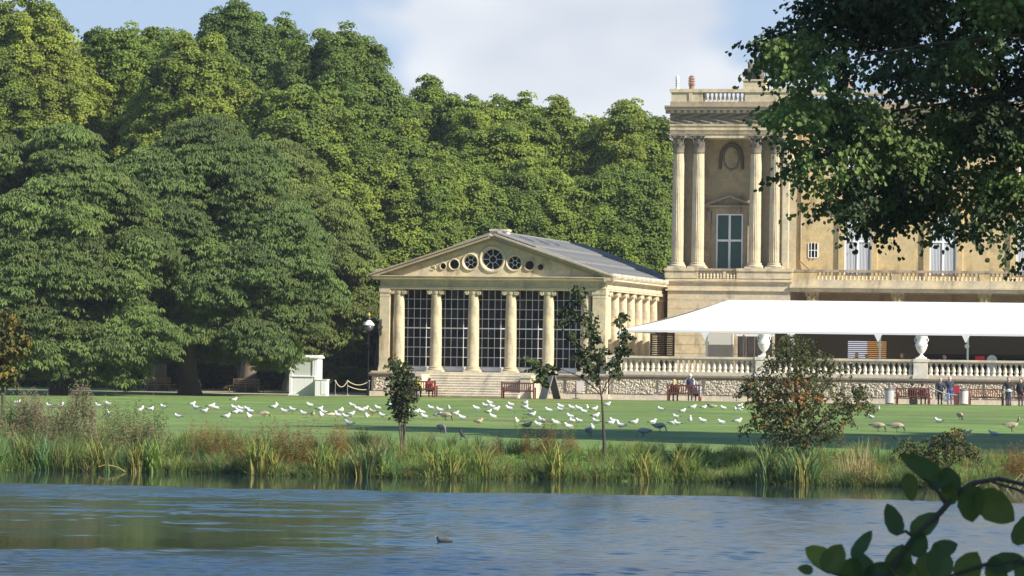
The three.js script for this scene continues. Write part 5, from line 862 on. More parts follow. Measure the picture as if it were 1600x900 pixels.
const spots = [[-99, 50, 'beside the young yellowing tree'], [50, 130, 'behind the left mauve seed heads'], [130, 200, 'behind the second mauve seed heads'], [200, 290, 'below the dark chestnut trunk'], [290, 345, 'just right of the dark chestnut trunk'], [345, 410, 'below the lit round tree bench'], [410, 455, 'left of the white kiosk'], [455, 518, 'below the white kiosk'], [518, 556, 'below the left rope barrier'], [556, 604, 'below the pavilion plinth'], [604, 645, 'by the many-stemmed sapling'], [645, 690, 'below the yellow-jacket bench'], [690, 755, 'below the stone steps'], [755, 785, 'below the empty steps bench'], [785, 845, 'left of the folding board'], [845, 885, 'below the folding board'], [885, 922, 'below the small sign post'], [922, 965, 'by the thin sapling trunk'], [965, 1040, 'right of the thin sapling'], [1040, 1092, 'below the three-person bench'], [1092, 1165, 'left of the orange-tinged bush'], [1165, 1290, 'behind the orange-tinged bush'], [1290, 1420, 'right of the orange-tinged bush'], [1420, 1700, 'below the slatted long bench']];
const ordinal = ['first', 'second', 'third', 'fourth', 'fifth', 'sixth', 'seventh', 'eighth', 'ninth', 'tenth', 'eleventh'];
{
  const kinds = [['standing white', 0, 0, 0], ['sitting white', -0.075, 0, 0], ['tucked-up white', -0.06, 1, 0], ['tall standing white', 0, 2, 0], ['brownish young', 0, 0, 1]];
  const protos = {}; const r = rngOf(61);
  const cell = gulls.map(([px]) => spots.findIndex(([a, b]) => px >= a && px < b)), rank = gulls.map((g, i) => gulls.filter((h, j) => cell[j] === cell[i] && (h[0] < g[0] || (h[0] === g[0] && j < i))).length), count = cell.map((c) => cell.filter((d) => d === c).length);
  gulls.forEach(([px, py, kind, face], i) => {
    const p = ground(px, py), [word, dy, head, juv] = kinds[kind], pl = spots[cell[i]][2], n = count[i];
    const label = `${word} gull on lawn ${pl}` + (n === 1 ? ', alone there' : rank[i] === 0 ? ', leftmost there' : rank[i] === n - 1 ? ', rightmost there' : `, ${ordinal[rank[i]]} from left`);
    const turn = (face === 1 ? 0 : face === -1 ? Math.PI : -Math.PI / 2) + (r() - 0.5) * 0.9, sc = 1.18 + 0.22 * r();
    if (!protos[kind]) { const b = protos[kind] = makeBird('gull', label, 'gull', gullSpine(dy, head, juv), dy ? null : [gl, [0.4, 0.1, 0.06]], juv ? [-0.205, 0.07, 0.152 + dy, 0.066, 0.040, [0.36, 0.29, 0.2], K1] : gw(dy), gullGroup); b.position.set(p.x, groundY(p.x, p.z), p.z); b.rotation.y = turn; b.scale.setScalar(sc); }
    else copyOf(protos[kind], [p.x, groundY(p.x, p.z), p.z], turn, label, sc);
  });
}
function putBird(name, label, cat, px, py, turn, spine, legs, wings, sc = 1, group) { const p = ground(px, py), b = makeBird(name, label, cat, spine, legs, wings, group); b.position.set(p.x, groundY(p.x, p.z), p.z); b.rotation.y = turn; b.scale.setScalar(sc); return b; }
const gooseBody = (y, top = BR, side = BB) => [[-0.40, y + 0.03, 0.02, 0.012, K1, W1], [-0.33, y + 0.02, 0.06, 0.035, K1, W1], [-0.24, y, 0.11, 0.09, top, W1], [-0.08, y, 0.145, 0.135, top, side], [0.08, y + 0.01, 0.14, 0.135, top, side], [0.20, y + 0.02, 0.10, 0.10, top, BB]];
const gooseGraze = (y) => [...gooseBody(y), [0.28, y + 0.0, 0.055, 0.055, BB, BB], [0.335, y - 0.07, 0.036, 0.036, K1, K1], [0.36, y - 0.16, 0.030, 0.03, K1, K1], [0.375, y - 0.225, 0.036, 0.04, K1, W1], [0.385, y - 0.275, 0.026, 0.03, K1, K1], [0.395, y - 0.31, 0.01, 0.014, K1, K1]];
const gooseUp = (y) => [...gooseBody(y), [0.27, y + 0.07, 0.055, 0.055, BB, BB], [0.30, y + 0.16, 0.036, 0.036, K1, K1], [0.32, y + 0.28, 0.030, 0.03, K1, K1], [0.345, y + 0.36, 0.036, 0.038, K1, W1], [0.39, y + 0.36, 0.028, 0.028, K1, W1], [0.43, y + 0.35, 0.014, 0.013, K1, K1], [0.47, y + 0.345, 0.004, 0.004, K1, K1]];
const gsl = [legsGeo(0.2, 0.013, 0.02, 0.06, 0.09), [0.05, 0.05, 0.05]], gsw = [-0.42, 0.16, 0.30, 0.125, 0.08, BR, DG];
putBird('goose', 'brown grazing goose with black neck among the gulls below the stone steps', 'goose', 695, 657, -0.3, gooseGraze(0.28), gsl, gsw, 0.95, 'geese on the lawn');
putBird('goose', 'brown goose grazing right of the bush, left of the two black-necked ones', 'goose', 1371, 674, -0.2, gooseGraze(0.28), gsl, gsw, 0.95, 'geese on the lawn');
putBird('goose', 'brown goose grazing with black neck bent low, rightmost beside the bush', 'goose', 1400, 675, -0.1, gooseGraze(0.28), gsl, gsw, 1, 'geese on the lawn');
putBird('goose', 'brown goose seen head-on alone on the lawn below the long slatted bench', 'goose', 1500, 656, -1.3, gooseGraze(0.28), gsl, gsw, 0.9, 'geese on the lawn');
putBird('goose', 'brown goose walking at the right edge of the lawn', 'goose', 1580, 674, 0.1, gooseUp(0.28), gsl, gsw, 1, 'geese on the lawn');
putBird('goose', 'partly hidden goose with dark head below the round tree bench', 'goose', 412, 653, 0.2, gooseGraze(0.28), gsl, gsw, 0.8, 'geese on the lawn');
const greyBody = (y) => gooseGraze(y).map((q, i) => [q[0], q[1], q[2], q[3], i < 2 ? DG : [0.30, 0.29, 0.28], i < 4 ? [0.38, 0.37, 0.36] : [0.26, 0.25, 0.25]]);
putBird('goose', 'grey barred goose on the shade edge right of the thin sapling, upper of two', 'goose', 1030, 674, -0.5, greyBody(0.27), gsl, [-0.4, 0.16, 0.29, 0.125, 0.08, [0.34, 0.33, 0.33], DG], 0.9, 'grey geese on the shade edge');
putBird('goose', 'grey goose in the shade right of the thin sapling, lower of two', 'goose', 1006, 682, Math.PI - 0.3, greyBody(0.27), gsl, [-0.4, 0.16, 0.29, 0.125, 0.08, [0.34, 0.33, 0.33], DG], 0.85, 'grey geese on the shade edge');
putBird('goose', 'grey goose turned away in the shade just left of the thin sapling trunk', 'goose', 920, 681, 1.2, greyBody(0.27), gsl, [-0.4, 0.16, 0.29, 0.125, 0.08, [0.34, 0.33, 0.33], DG], 0.85, 'grey geese on the shade edge');
putBird('goose', 'dark grey goose grazing head-on at the shade edge below the steps', 'goose', 690, 677, -1.1, greyBody(0.27).map((q) => [q[0], q[1], q[2], q[3], DG, DG]), gsl, [-0.4, 0.16, 0.29, 0.125, 0.08, DG, K1], 0.95, 'grey geese on the shade edge');
putBird('goose', 'pale beige goose lying among the gulls below the kiosk', 'goose', 518, 651, 0.2, gooseUp(0.16).map((q, i) => [q[0], q[1] - (i > 6 ? 0.1 : 0), q[2] * 0.8, q[3] * 0.8, [0.5, 0.43, 0.32], [0.55, 0.5, 0.42]]), null, null, 0.7, 'geese on the lawn');
const pigeonSp = (y, c) => [[-0.20, y - 0.02, 0.02, 0.01, DG, DG], [-0.13, y - 0.01, 0.04, 0.025, c, c], [-0.05, y, 0.075, 0.065, c, c], [0.04, y + 0.02, 0.075, 0.07, c, c], [0.09, y + 0.06, 0.045, 0.045, c, c], [0.105, y + 0.10, 0.03, 0.032, c, c], [0.125, y + 0.115, 0.026, 0.026, c, c], [0.15, y + 0.105, 0.008, 0.008, DG, DG], [0.165, y + 0.10, 0.003, 0.003, DG, DG]];
putBird('pigeon', 'plump grey wood pigeon with dark tail left of the brown weed patch', 'pigeon', 824, 672, 0.1, pigeonSp(0.15, [0.30, 0.31, 0.33]), [legsGeo(0.1, 0.006), OR], [-0.2, 0.08, 0.16, 0.07, 0.045, [0.30, 0.31, 0.33], DG], 1.35);
putBird('crow', 'black crow standing upright at the shade edge among the iris leaves', 'crow', 721, 687, Math.PI - 0.9, [[-0.24, 0.04, 0.02, 0.01, K1, K1], [-0.17, 0.09, 0.04, 0.02, K1, K1], [-0.08, 0.16, 0.075, 0.06, K1, K1], [0.01, 0.23, 0.075, 0.065, K1, K1], [0.06, 0.30, 0.05, 0.05, K1, K1], [0.08, 0.35, 0.036, 0.04, K1, K1], [0.11, 0.37, 0.034, 0.034, K1, K1], [0.145, 0.365, 0.016, 0.016, K1, K1], [0.19, 0.355, 0.004, 0.005, K1, K1]], [legsGeo(0.15, 0.008), K1], null, 1.05);
putBird('duck', 'dark duck lying flat on the lawn between the three-person bench and the bush', 'duck', 1112, 637, Math.PI, [[-0.26, 0.10, 0.02, 0.012, W1, W1], [-0.19, 0.09, 0.06, 0.04, BR, W1], [-0.05, 0.09, 0.11, 0.085, BR, BR], [0.1, 0.1, 0.09, 0.08, DG, BR], [0.18, 0.13, 0.05, 0.05, K1, K1], [0.23, 0.16, 0.036, 0.036, [0.03, 0.07, 0.04], [0.03, 0.07, 0.04]], [0.27, 0.155, 0.026, 0.022, [0.03, 0.07, 0.04], K1], [0.33, 0.14, 0.018, 0.008, [0.3, 0.25, 0.05], [0.3, 0.25, 0.05]]], null, null, 1.15);
putBird('duck', 'grey bird dozing in the shade below the long slatted bench, left of two', 'duck', 1510, 681, 0.2, pigeonSp(0.09, [0.4, 0.41, 0.43]).map((q) => [q[0] * 1.4, q[1], q[2], q[3], q[4], q[5]]), null, null, 1.2);
putBird('duck', 'grey bird dozing in the shade below the long slatted bench, right of two', 'duck', 1553, 682, 3.3, pigeonSp(0.09, [0.42, 0.43, 0.45]).map((q) => [q[0] * 1.4, q[1], q[2], q[3], q[4], q[5]]), null, null, 1.2);
{ // the coot on the water
  const d = FPX * 3.77 / (847 - 573.5), p = at(694, 847, d), b = makeBird('coot', 'small black coot swimming left across the open water', 'coot', [[-0.20, 0.035, 0.015, 0.012, [0.045, 0.045, 0.05], [0.045, 0.045, 0.05]], [-0.15, 0.03, 0.05, 0.035, [0.045, 0.045, 0.05], K1], [-0.04, 0.03, 0.085, 0.06, [0.045, 0.045, 0.05], K1], [0.08, 0.025, 0.075, 0.055, [0.045, 0.045, 0.05], K1], [0.135, 0.06, 0.036, 0.036, K1, K1], [0.15, 0.10, 0.026, 0.03, K1, K1], [0.168, 0.13, 0.028, 0.028, K1, K1], [0.192, 0.122, 0.016, 0.016, W1, W1], [0.215, 0.108, 0.005, 0.006, W1, W1]]);
  b.position.set(p.x, 0, p.z); b.rotation.y = Math.PI - 0.15; b.scale.setScalar(0.95);
}

// ---------------------------------------------------------------- benches and what stands along the path
function bench(label, x, z, len, o = {}) {               // back towards the lake
  const t = fThing('park_bench', label, 'bench', [x, o.y ?? groundY(fac(x, 0, z)[0], fac(x, 0, z)[2]) - 1.85 + 0.015, z], o.turn || 0, o.group || 'red-brown slatted benches along the path');
  const m = o.mat || M.benchWood, n = Math.round(len / 0.14);
  mesh('top_rail', bx(-len / 2, len / 2, 0.93, 1.02, 0.19, 0.24), m, t); mesh('lower_rail', bx(-len / 2 + 0.05, len / 2 - 0.05, 0.46, 0.53, 0.19, 0.235), m, t);
  const sg = bx(-0.03, 0.03, 0.53, 0.93, 0.2, 0.228); for (let k = 0; k < n; k++) { const s = mesh('slat', sg, m, t); s.position.x = -len / 2 + (k + 0.5) * len / n; }
  mesh('seat', [0, 1, 2, 3, 4].map((k) => bx(-len / 2 + 0.02, len / 2 - 0.02, 0.43, 0.46, -0.34 + k * 0.105, -0.25 + k * 0.105)), m, t);
  const legs = len > 2.3 ? [-len / 2 + 0.04, 0, len / 2 - 0.04] : [-len / 2 + 0.04, len / 2 - 0.04];
  for (const lx of legs) { mesh('leg', bx(lx - 0.045, lx + 0.045, 0, 1.07, 0.16, 0.255), m, t); mesh('leg', bx(lx - 0.045, lx + 0.045, 0, 0.66, -0.38, -0.3), m, t); mesh('armrest', bx(lx - 0.05, lx + 0.05, 0.66, 0.71, -0.4, 0.18), m, t); }
  return t;
}
const pxX = (px, z) => { const r = ray(px, 600), n = V(-Math.sin(TH), 0, Math.cos(TH)), o = V(...fac(0, 0, z)), k = o.clone().sub(camera.position).dot(n) / r.dot(n), p = r.multiplyScalar(k).add(camera.position).sub(F0); return p.x * Math.cos(TH) + p.z * Math.sin(TH); };
bench('red-brown bench left of the steps, yellow and red jackets showing through its slats', pxX(661, 5), 5, 1.75);
bench('empty red-brown bench at the foot of the stone steps beside the folding board', pxX(810, 5), 5, 2.15);
bench('dark red-brown bench with three people below the left part of the balustrade', pxX(1069, 4), 4, 2.1);
bench('red-brown bench with two people seated in dark clothes below the white urn', pxX(1426.5, 4), 4, 2.1);
bench('long empty orange-brown bench between the pale grey bin and the person in jeans', pxX(1541, 4), 4, 2.15, { mat: std([0.24, 0.085, 0.045], 0.6) });
bench('bench at the far right partly hidden behind the person in jeans', pxX(1597, 4.2), 4.2, 1.8);
// tree benches in the shade
function roundBench(label, px, d, lit) {
  const b = onGround(px, d), t = thing('tree_bench', label, 'bench', [b.x, b.y, b.z], 0, 'round benches under the chestnuts'), m = M.oakWood;
  for (let k = 0; k < 3; k++) { const g = new THREE.TorusGeometry(1.0 + k * 0.13, 0.05, 5, 24); g.scale(1, 1, 0.5); g.rotateX(Math.PI / 2); g.translate(0, 0.46, 0); mesh('seat_ring', muv(g), m, t); }
  for (let k = 0; k < 3; k++) { const g = new THREE.TorusGeometry(0.86, 0.045, 5, 24); g.rotateX(Math.PI / 2); g.translate(0, 0.62 + k * 0.14, 0); mesh('back_ring', muv(g), m, t); }
  for (let k = 0; k < 8; k++) { const a = k * Math.PI / 4; mesh('leg', [bar([Math.cos(a) * 1.15, 0, Math.sin(a) * 1.15], [Math.cos(a) * 1.15, 0.44, Math.sin(a) * 1.15], 0.035), bar([Math.cos(a) * 0.86, 0, Math.sin(a) * 0.86], [Math.cos(a) * 0.86, 0.95, Math.sin(a) * 0.86], 0.035)], m, t); }
}
roundBench('round wooden seat circling the sunlit chestnut trunk left of the kiosk', 385, 294); roundBench('round wooden seat in deep shade, far left of the kiosk', 246, 300);
{ // trunk inside each round seat
  for (const [px, d, label] of [[386, 294, 'stout sunlit tree trunk rising out of the round wooden seat'], [246, 300, 'dark tree trunk rising out of the shaded round seat']]) { const b = onGround(px, d), t = thing('shade_tree', label, 'tree', [b.x, b.y, b.z]); mesh('trunk', [tube([V(0, -0.1, 0), V(0.05, 0.5, 0), V(0.08, 1.4, 0), V(0.2, 3.0, 0), V(0.35, 7, 0)], 0.72, 0.36, 12), tube([V(0, -0.1, 0), V(0, 0.5, 0)], 0.82, 0.66, 12)], M.barkPale, t); scatter('crown', CL.chestnut[0], LM.chestnut, [...Array(260)].map((_, i) => { const r = rngOf(i * 7 + px), e = rv(r); return { p: V(e.x * 3.4 + 0.3, 7.6 + e.y * 2.6, e.z * 3), q: yq(r, 0.4), s: 1.1, c: lin(0.055, 0.075, 0.022) }; }), t); }
}
{ // kiosk
  const b = onGround(478, 280), t = thing('white_kiosk', 'small white wooden ticket kiosk with a window at the edge of the lawn', 'kiosk', [b.x, b.y, b.z], -0.18);
  const w = M.whitePaint, dirty = std([0.80, 0.80, 0.80], 0.6);
  mesh('base', bx(-0.98, 0.98, 0, 0.1, -0.8, 0.8), w, t);
  mesh('wall', [bx(-0.9, 0.9, 0.1, 1.28, 0.66, 0.72), bx(-0.9, -0.72, 1.28, 2.4, 0.66, 0.72), bx(0.62, 0.9, 1.28, 2.4, 0.66, 0.72), bx(-0.72, 0.62, 2.3, 2.4, 0.66, 0.72), bx(0.84, 0.9, 0.1, 2.4, -0.72, 0.659), bx(-0.9, -0.84, 0.1, 2.4, -0.72, 0.659), bx(-0.84, 0.84, 0.1, 2.4, -0.72, -0.66)], dirty, t);
  for (let k = 0; k < 9; k++) mesh('plank', bx(-0.84 + k * 0.187, -0.84 + k * 0.187 + 0.17, 0.12, 1.2, 0.72, 0.735), dirty, t);
  const win = mesh('window', [bx(-0.76, -0.70, 1.24, 2.34, 0.71, 0.77), bx(0.60, 0.66, 1.24, 2.34, 0.71, 0.77), bx(-0.70, 0.60, 2.28, 2.34, 0.71, 0.77), bx(-0.8, 0.7, 1.2, 1.26, 0.71, 0.80)], w, t);
  mesh('pane', bx(-0.70, 0.60, 1.26, 2.28, 0.685, 0.70), new THREE.MeshPhysicalMaterial({ color: lin(0.5, 0.53, 0.51), roughness: 0.15 }), win);
  mesh('pilaster', [bx(0.72, 0.92, 0.1, 2.4, 0.72, 0.77), bx(-0.92, -0.78, 0.1, 2.4, 0.72, 0.77)], w, t);
  mesh('side_panel', [bx(0.9, 0.93, 0.3, 1.1, -0.5, 0.5), bx(0.9, 0.93, 1.3, 2.2, -0.5, 0.5)], w, t);
  mesh('roof', [bx(-1.02, 1.02, 2.4, 2.5, -0.84, 0.86), bx(-0.95, 0.95, 2.5, 2.6, -0.76, 0.78)], w, t);
  const bxp = at(503, 612, -b.z - 1.2), bxt = thing('white_counter_box', 'low white panelled box standing against the right side of the kiosk', 'box', [bxp.x, groundY(bxp.x, bxp.z), bxp.z], -0.18);
  mesh('body', bx(-0.38, 0.38, 0, 1.02, -0.35, 0.35), w, bxt); mesh('top', bx(-0.42, 0.42, 1.02, 1.07, -0.39, 0.39), w, bxt); mesh('panel', bx(0.02, 0.34, 0.1, 0.95, 0.35, 0.37), w, bxt);
}
{ // rope barrier
  const D = 284, post = (px, label) => { const b = onGround(px, D), t = thing('barrier_post', label, 'post', [b.x, b.y, b.z], 0, 'thin posts of the rope barrier'); mesh('post', bar([0, 0, 0], [0, 0.98, 0], 0.02, 6), M.steel, t); mesh('base', lathe([[0.16, 0], [0.16, 0.02], [0.03, 0.05]], 12), M.steel, t); mesh('ring', (() => { const g = new THREE.TorusGeometry(0.04, 0.012, 5, 10); g.translate(0, 0.96, 0); return g; })(), M.steel, t); return b; };
  const a = post(524, 'thin rope barrier post nearest the kiosk'), b = post(543, 'thin rope barrier post in the middle of the rope'), c = post(577, 'thin rope barrier post nearest the pavilion plinth');
  const sag = (p, q, h0, h1, dip) => tube([...Array(13)].map((_, i) => { const t = i / 12; return V(lerp(p.x, q.x, t), lerp(p.y + h0, q.y + h1, t) - dip * 4 * t * (1 - t), lerp(p.z, q.z, t)); }), 0.03, 0.03, 6);
  const rm = std([0.62, 0.55, 0.36], 0.9), rope = mesh('rope', [sag(a, b, 0.95, 0.95, 0.42), sag(b, c, 0.95, 0.95, 0.28), sag(b, c, 0.62, 0.4, 0.12)], rm); tag(rope, 'pale sagging rope strung between thin posts left of the pavilion', 'rope');
}
{ // lamp
  const b = onGround(575, 282), t = thing('street_lamp', 'dark lamp post with white dome shade and small gilt crown, left of pavilion', 'street lamp', [b.x, b.y, b.z]);
  mesh('post', lathe([[0.12, 0], [0.12, 0.4], [0.05, 0.5], [0.04, 4.1], [0.1, 4.2]], 10), std([0.003, 0.003, 0.003], 1), t);
  t.scale.set(0.9, 1, 0.9); mesh('shade', lathe([[0.08, 4.92], [0.16, 4.86], [0.34, 4.70], [0.42, 4.58], [0.40, 4.56]], 18), M.white, t);
  mesh('lamp_glass', lathe([[0.1, 4.2], [0.28, 4.3], [0.36, 4.56], [0, 4.58]], 14), new THREE.MeshPhysicalMaterial({ color: lin(0.08, 0.085, 0.09), roughness: 0.15 }), t);
  mesh('cap', lathe([[0.13, 4.90], [0.14, 5.0], [0.09, 5.12], [0.05, 5.16]], 12), M.iron, t);
  mesh('crown', [lathe([[0.08, 5.16], [0.1, 5.22], [0.08, 5.26]], 10), ...[0, 1, 2, 3, 4].map((k) => { const g = new THREE.SphereGeometry(0.035, 7, 5); g.translate(Math.cos(k * 1.257) * 0.08, 5.3, Math.sin(k * 1.257) * 0.08); return g; }), (() => { const g = new THREE.SphereGeometry(0.05, 8, 6); g.translate(0, 5.36, 0); return g; })()], M.gold, t);
}
{ // folding board, sign, bins
  const fy = (x, z) => groundY(fac(x, 0, z)[0], fac(x, 0, z)[2]) - 1.85 + 0.015;
  const x = pxX(860, 4), t = fThing('folding_board', 'tall grey folding A-board standing at the corner of the steps', 'sign board', [x, fy(x, 4), 4], -0.85);
  for (const s of [-1, 1]) { const g = bx(-0.45, 0.45, 0, 1.72, -0.02, 0.02); g.rotateX(-s * 0.30); g.translate(0, 0, s * 0.53); mesh('leaf', g, s > 0 ? std([0.30, 0.30, 0.30], 0.6) : std([0.035, 0.028, 0.026], 0.6), t); const f = [bx(-0.49, -0.45, 0, 1.74, -0.03, 0.03), bx(0.45, 0.49, 0, 1.74, -0.03, 0.03)]; const q = merge(f); q.rotateX(-s * 0.30); q.translate(0, 0, s * 0.53); mesh('frame', q, std([0.2, 0.19, 0.17], 0.6), t); }
  mesh('stay', bx(-0.47, -0.45, 0.68, 0.73, -0.3, 0.3), M.oakWood, t);
  const x2 = pxX(900, 2.2), sg = fThing('small_sign', 'small pale sign on a dark post against the rough podium wall', 'sign', [x2, fy(x2, 2.2), 2.2]);
  mesh('post', bx(-0.03, 0.03, 0, 1.1, -0.03, 0.03), M.iron, sg); mesh('foot', bx(-0.2, 0.2, 0, 0.04, -0.2, 0.2), M.iron, sg); { const g = bx(-0.02, 0.52, 0.5, 1.12, -0.02, 0.02); mesh('panel', g, std([0.62, 0.56, 0.52], 0.7), sg); } mesh('tray', bx(-0.26, -0.03, 0.4, 0.55, -0.1, 0.1), std([0.2, 0.12, 0.12]), sg);
  const bin = (px, label, c) => { const xx = pxX(px, 2.6), b = fThing('litter_bin', label, 'bin', [xx, fy(xx, 2.6), 2.6], 0, 'bins by the benches'); mesh('body', lathe([[0.25, 0.04], [0.27, 0.08], [0.30, 0.86], [0.28, 0.88]], 16), std(c, 0.6), b); mesh('lid', lathe([[0.31, 0.86], [0.32, 0.92], [0.24, 1.0], [0, 1.02]], 16), std([0.12, 0.12, 0.12], 0.5), b); mesh('foot_ring', lathe([[0.2, 0], [0.26, 0], [0.26, 0.05]], 16), M.iron, b); };
  bin(1390, 'grey panelled litter bin left of the bench with two seated people', [0.42, 0.41, 0.41]); bin(1506, 'pale grey litter bin left of the long orange-brown bench', [0.55, 0.52, 0.48]);
  const x3 = pxX(1494.5, 4), rs = fThing('red_lectern', 'narrow dark red wooden lectern beside the standing couple', 'lectern', [x3, fy(x3, 4), 4]);
  mesh('body', bx(-0.13, 0.13, 0, 0.75, -0.2, 0.2), M.benchWood, rs); mesh('edge', bx(0.13, 0.16, 0, 0.75, -0.2, 0.2), M.dark, rs); mesh('top', bx(-0.2, 0.2, 0.75, 1.2, -0.12, 0.1), std([0.34, 0.03, 0.05]), rs);
  // rope in front of the couple
  const a = fac(pxX(1457, 4.6), fy(27, 4.6) + 1.05, 4.6), b = fac(pxX(1478, 4.6), fy(28, 4.6) + 0.72, 4.6), c = fac(pxX(1496, 4.6), fy(28.5, 4.6) + 0.62, 4.6);
  const r2 = mesh('rope', tube([V(...a), V(...a).lerp(V(...b), 0.5).add(V(0, -0.04, 0)), V(...b), V(...c)], 0.022, 0.022, 6), std([0.6, 0.52, 0.48])); tag(r2, 'pale rope sloping across in front of the standing couple at the benches', 'rope');
}

// ---------------------------------------------------------------- people
// bones: [joint a, joint b, radius a, radius b, colour]; the body is one skin meshed from them
function personGeo(bones, res = 58) {
  let lo = V(9, 9, 9), hi = V(-9, -9, -9); for (const [a, b, ra, rb] of bones) for (const [p, q] of [[a, ra], [b, rb]]) { lo.min(V(p[0] - q, p[1] - q, p[2] - q)); hi.max(V(p[0] + q, p[1] + q, p[2] + q)); }
  const c = lo.clone().add(hi).multiplyScalar(0.5), half = Math.max(hi.x - lo.x, hi.y - lo.y, hi.z - lo.z) / 2 * 1.10;
  const mc = new MarchingCubes(res, new THREE.MeshBasicMaterial(), false, false, 60000); mc.isolation = 0;
  const B = bones.map(([a, b, ra, rb, col]) => { const d = [b[0] - a[0], b[1] - a[1], b[2] - a[2]]; return { a, d, l2: d[0] * d[0] + d[1] * d[1] + d[2] * d[2] || 1e-9, ra, rb, col }; });
  const dist = (B1, x, y, z) => { const px = x - B1.a[0], py = y - B1.a[1], pz = z - B1.a[2], t = clamp((px * B1.d[0] + py * B1.d[1] + pz * B1.d[2]) / B1.l2, 0, 1), ex = px - B1.d[0] * t, ey = py - B1.d[1] * t, ez = pz - B1.d[2] * t; return Math.sqrt(ex * ex + ey * ey + ez * ez) - lerp(B1.ra, B1.rb, t); };
  const k = 0.045, f = mc.field, H = res / 2;
  for (let z = 0; z < res; z++) for (let y = 0; y < res; y++) for (let x = 0; x < res; x++) {
    const X = c.x + (x - H) / H * half, Y = c.y + (y - H) / H * half, Z = c.z + (z - H) / H * half; let s = 0, m = 9;
    for (const b of B) { const d = dist(b, X, Y, Z); if (d < m) m = d; if (d < 0.3) s += Math.exp(-d / k * 2.2); }
    f[x + y * res + z * res * res] = s > 0 ? Math.log(s) * k / 2.2 : -m;
  }
  mc.update();
  const n = mc.count, pos = new Float32Array(n * 3), nor = mc.normalArray.slice(0, n * 3), col = new Float32Array(n * 3);
  for (let i = 0; i < n; i++) {
    const X = c.x + mc.positionArray[3 * i] * half, Y = c.y + mc.positionArray[3 * i + 1] * half, Z = c.z + mc.positionArray[3 * i + 2] * half; pos.set([X, Y, Z], 3 * i);
    let best = 9, q = B[0].col; for (const b of B) { const d = dist(b, X, Y, Z); if (d < best) { best = d; q = b.col; } } col.set(q, 3 * i);
  }
  const g = new THREE.BufferGeometry(); g.setAttribute('position', new THREE.BufferAttribute(pos, 3)); g.setAttribute('color', new THREE.BufferAttribute(col, 3)); g.computeVertexNormals(); return g;
}
function hand(w, dir, side, skin) {                     // palm, four unequal curled fingers and a thumb
  const d = V(...dir).normalize(), s = V(...side).addScaledVector(d, -V(...side).dot(d)).normalize(), n = V().crossVectors(d, s), W = V(...w), out = [], P = (u, v, z) => W.clone().addScaledVector(d, u).addScaledVector(s, v).addScaledVector(n, z);
  const palm = tube([P(-0.01, 0, 0), P(0.03, 0, 0), P(0.09, 0, 0.004)], 0.026, 0.038, 8); out.push(palm);
  [[-0.028, 0.062], [-0.009, 0.075], [0.01, 0.07], [0.028, 0.055]].forEach(([v, L]) => out.push(tube([P(0.085, v, 0), P(0.085 + L * 0.45, v, 0.008), P(0.085 + L * 0.8, v, 0.028), P(0.085 + L * 0.9, v, 0.045)], 0.010, 0.007, 6)));
  out.push(tube([P(0.03, 0.034, 0), P(0.06, 0.062, 0.01), P(0.09, 0.066, 0.024)], 0.012, 0.008, 6));
  const g = merge(out), c = new Float32Array(g.attributes.position.count * 3); for (let i = 0; i < c.length / 3; i++) c.set(skin, 3 * i); g.setAttribute('color', new THREE.BufferAttribute(c, 3)); g.deleteAttribute('uv'); return g;
}
const SK = [0.52, 0.33, 0.25];
